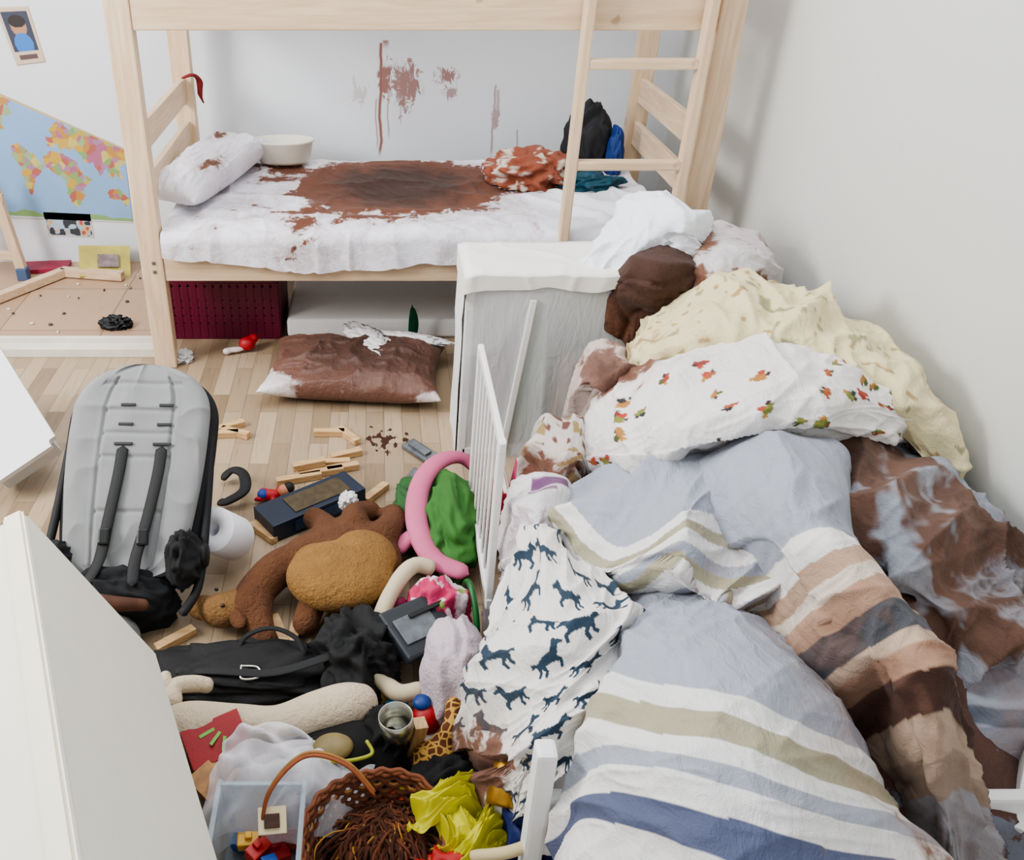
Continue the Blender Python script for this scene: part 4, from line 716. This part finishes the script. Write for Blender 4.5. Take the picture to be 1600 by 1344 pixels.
patch('duvet',["156/154/56 166/156/63 177/157/65 189/155/60","157/173/54 162/179/70 172/179/72 181/178/58","161/186/50 162/194/71 169/194/72 178/193/57","162/196/46 164/205/70 172/203/71 182/202/54","164/206/44 167/213/66 175/212/68 184/212/50","170/213/40 171/220/60 176/220/61 185/218/44","176/222/34 175/228/48 180/227/48 188/226/36","181/228/25 181/232/33 185/232/33 194/229/25"],cloth('roll_cloth','#785a4a','#4e362c',sc=7,soft=.3),dB,stain=lambda u,v:u*0-2,n=(260,160),folds=((.035,3,1.6,75,20),(.018,9,4,20,21)),fine=.8,skirt=(.04,.16),label='rolled grey striped duvet with tan and brown stained stripes',cat='duvet')
patch('duvet',["144/178/40 150/181/46 157/188/49 163/195/47 171/200/42","139/185/46 146/190/53 153/197/55 161/202/52 169/206/46","132/200/50 138/208/59 146/214/62 155/217/59 169/216/46","125/211/50 133/221/60 141/226/63 151/229/60 168/226/46","121/221/48 128/230/59 137/235/62 149/238/59 170/233/44","119/227/42 127/235/52 136/241/56 149/242/53 171/237/40","119/231/34 127/239/42 136/244/46 150/245/44 172/241/35"],SC_,
 bands(GB,((.442,.508,W_),(.508,.583,OL),(.583,.65,W_),(.65,.717,GB),(.717,.808,W_),(.808,.892,NV),(.892,2,W_))),stain=((1.0,.2,.15,.2,.25),(1.0,.78,.12,.2,.2)),n=(240,230),folds=((.05,3.2,1.2,70,22),(.022,8,3,50,23)),fine=.75,skirt=(.03,.16),label='grey-blue striped duvet spread over the end of the cot',cat='duvet')
AN=[(-1,.05),(-.85,.3),(-.7,.25),(-.55,.15),(-.2,.24),(.25,.24),(.45,.4),(.55,.7),(.7,.9),(.8,.7),(1.1,.5),(1.05,.34),(.78,.38),(.70,.15),(.58,-.08),(.8,-.3),(.68,-.7),(.5,-.65),(.58,-.35),(.38,-.22),(0,-.2),(-.25,-.18),(-.2,-.5),(-.45,-.8),(-.6,-.7),(-.4,-.42),(-.5,-.2),(-.6,-.42),(-.85,-.6),(-.92,-.45),(-.72,-.3),(-.72,.02),(-.8,.05)]
def ani(u,v,x,y):
    C=np.broadcast_to(np.array(lin('#dad7d2')),u.shape+(3,)).copy(); R=random.Random(4); W,H=x.max(),y.max(); k=0
    yy=0.0
    while yy<H+.05:
        xx=(k%2)*.05-.02
        while xx<W+.05:
            a=R.uniform(-.5,.5)+.3; s=.042*R.uniform(.85,1.1); dx,dy=x-xx-R.uniform(-.01,.01),yy-y; sg=R.choice([1,-1]); X=(dx*math.cos(a)+dy*math.sin(a))/s*sg; Y=(-dx*math.sin(a)+dy*math.cos(a))/s
            C[inpoly(X,Y,AN)]=lin('#22384a'); xx+=.105
        yy+=.085; k+=1
    return C
patch('blanket',["122/154/36 126/157/42 130/164/42 134/172/42","120/163/36 125/172/44 129/182/47 137/184/46","115/178/34 121/190/46 128/194/50 137/193/48","110/184/30 116/198/46 123/203/50 131/202/48","108/189/24 113/203/40 119/209/46 126/209/46","106/191/14 110/206/32 115/213/40 122/215/42","107/195/6 110/207/22 115/213/30 121/216/36"],CW,ani,stain=((.05,.95,.4,.15,.5),(.3,1.0,.3,.1,.4)),n=(360,260),folds=((.035,7,2.5,50,24),(.016,13,5,10,25)),skirt=(.03,.10),label='white blanket printed with dark teal animals over the cot edge')
# ================================================================= LIGHT + CAMERA
SC.view_settings.look='AgX - Medium High Contrast'
w=bpy.data.worlds.new('world'); SC.world=w; w.use_nodes=True; bgd=w.node_tree.nodes['Background']; bgd.inputs[0].default_value=(.93,.96,1,1); bgd.inputs[1].default_value=.95
def area(loc,target,size,power,col):
    l=bpy.data.lights.new('window_and_fill_light','AREA'); l.shape='RECTANGLE'; l.size,l.size_y=size; l.energy=power; l.color=col
    o=bpy.data.objects.new('window_and_fill_light',l); o.location=loc; o.rotation_euler=(Vector(target)-Vector(loc)).to_track_quat('-Z','Y').to_euler(); COL.objects.link(o)
area((-1.9,-1.5,2.1),(1.3,.0,.5),(1.4,1.2),165,(1,.98,.95))
area((.6,-.6,3.2),(.9,-.2,0),(2.0,2.0),60,(.98,.98,1))  # added overhead soft fill, not a window; no real source up there
cam=bpy.data.cameras.new('camera'); cam.sensor_fit='HORIZONTAL'; cam.sensor_width=36; cam.lens=31.5; cam.shift_x=213/1600; cam.clip_start=.02
co=bpy.data.objects.new('camera',cam); co.location=(.88,-3.17,1.69); co.rotation_euler=(math.radians(58),0,0); COL.objects.link(co); SC.camera=co
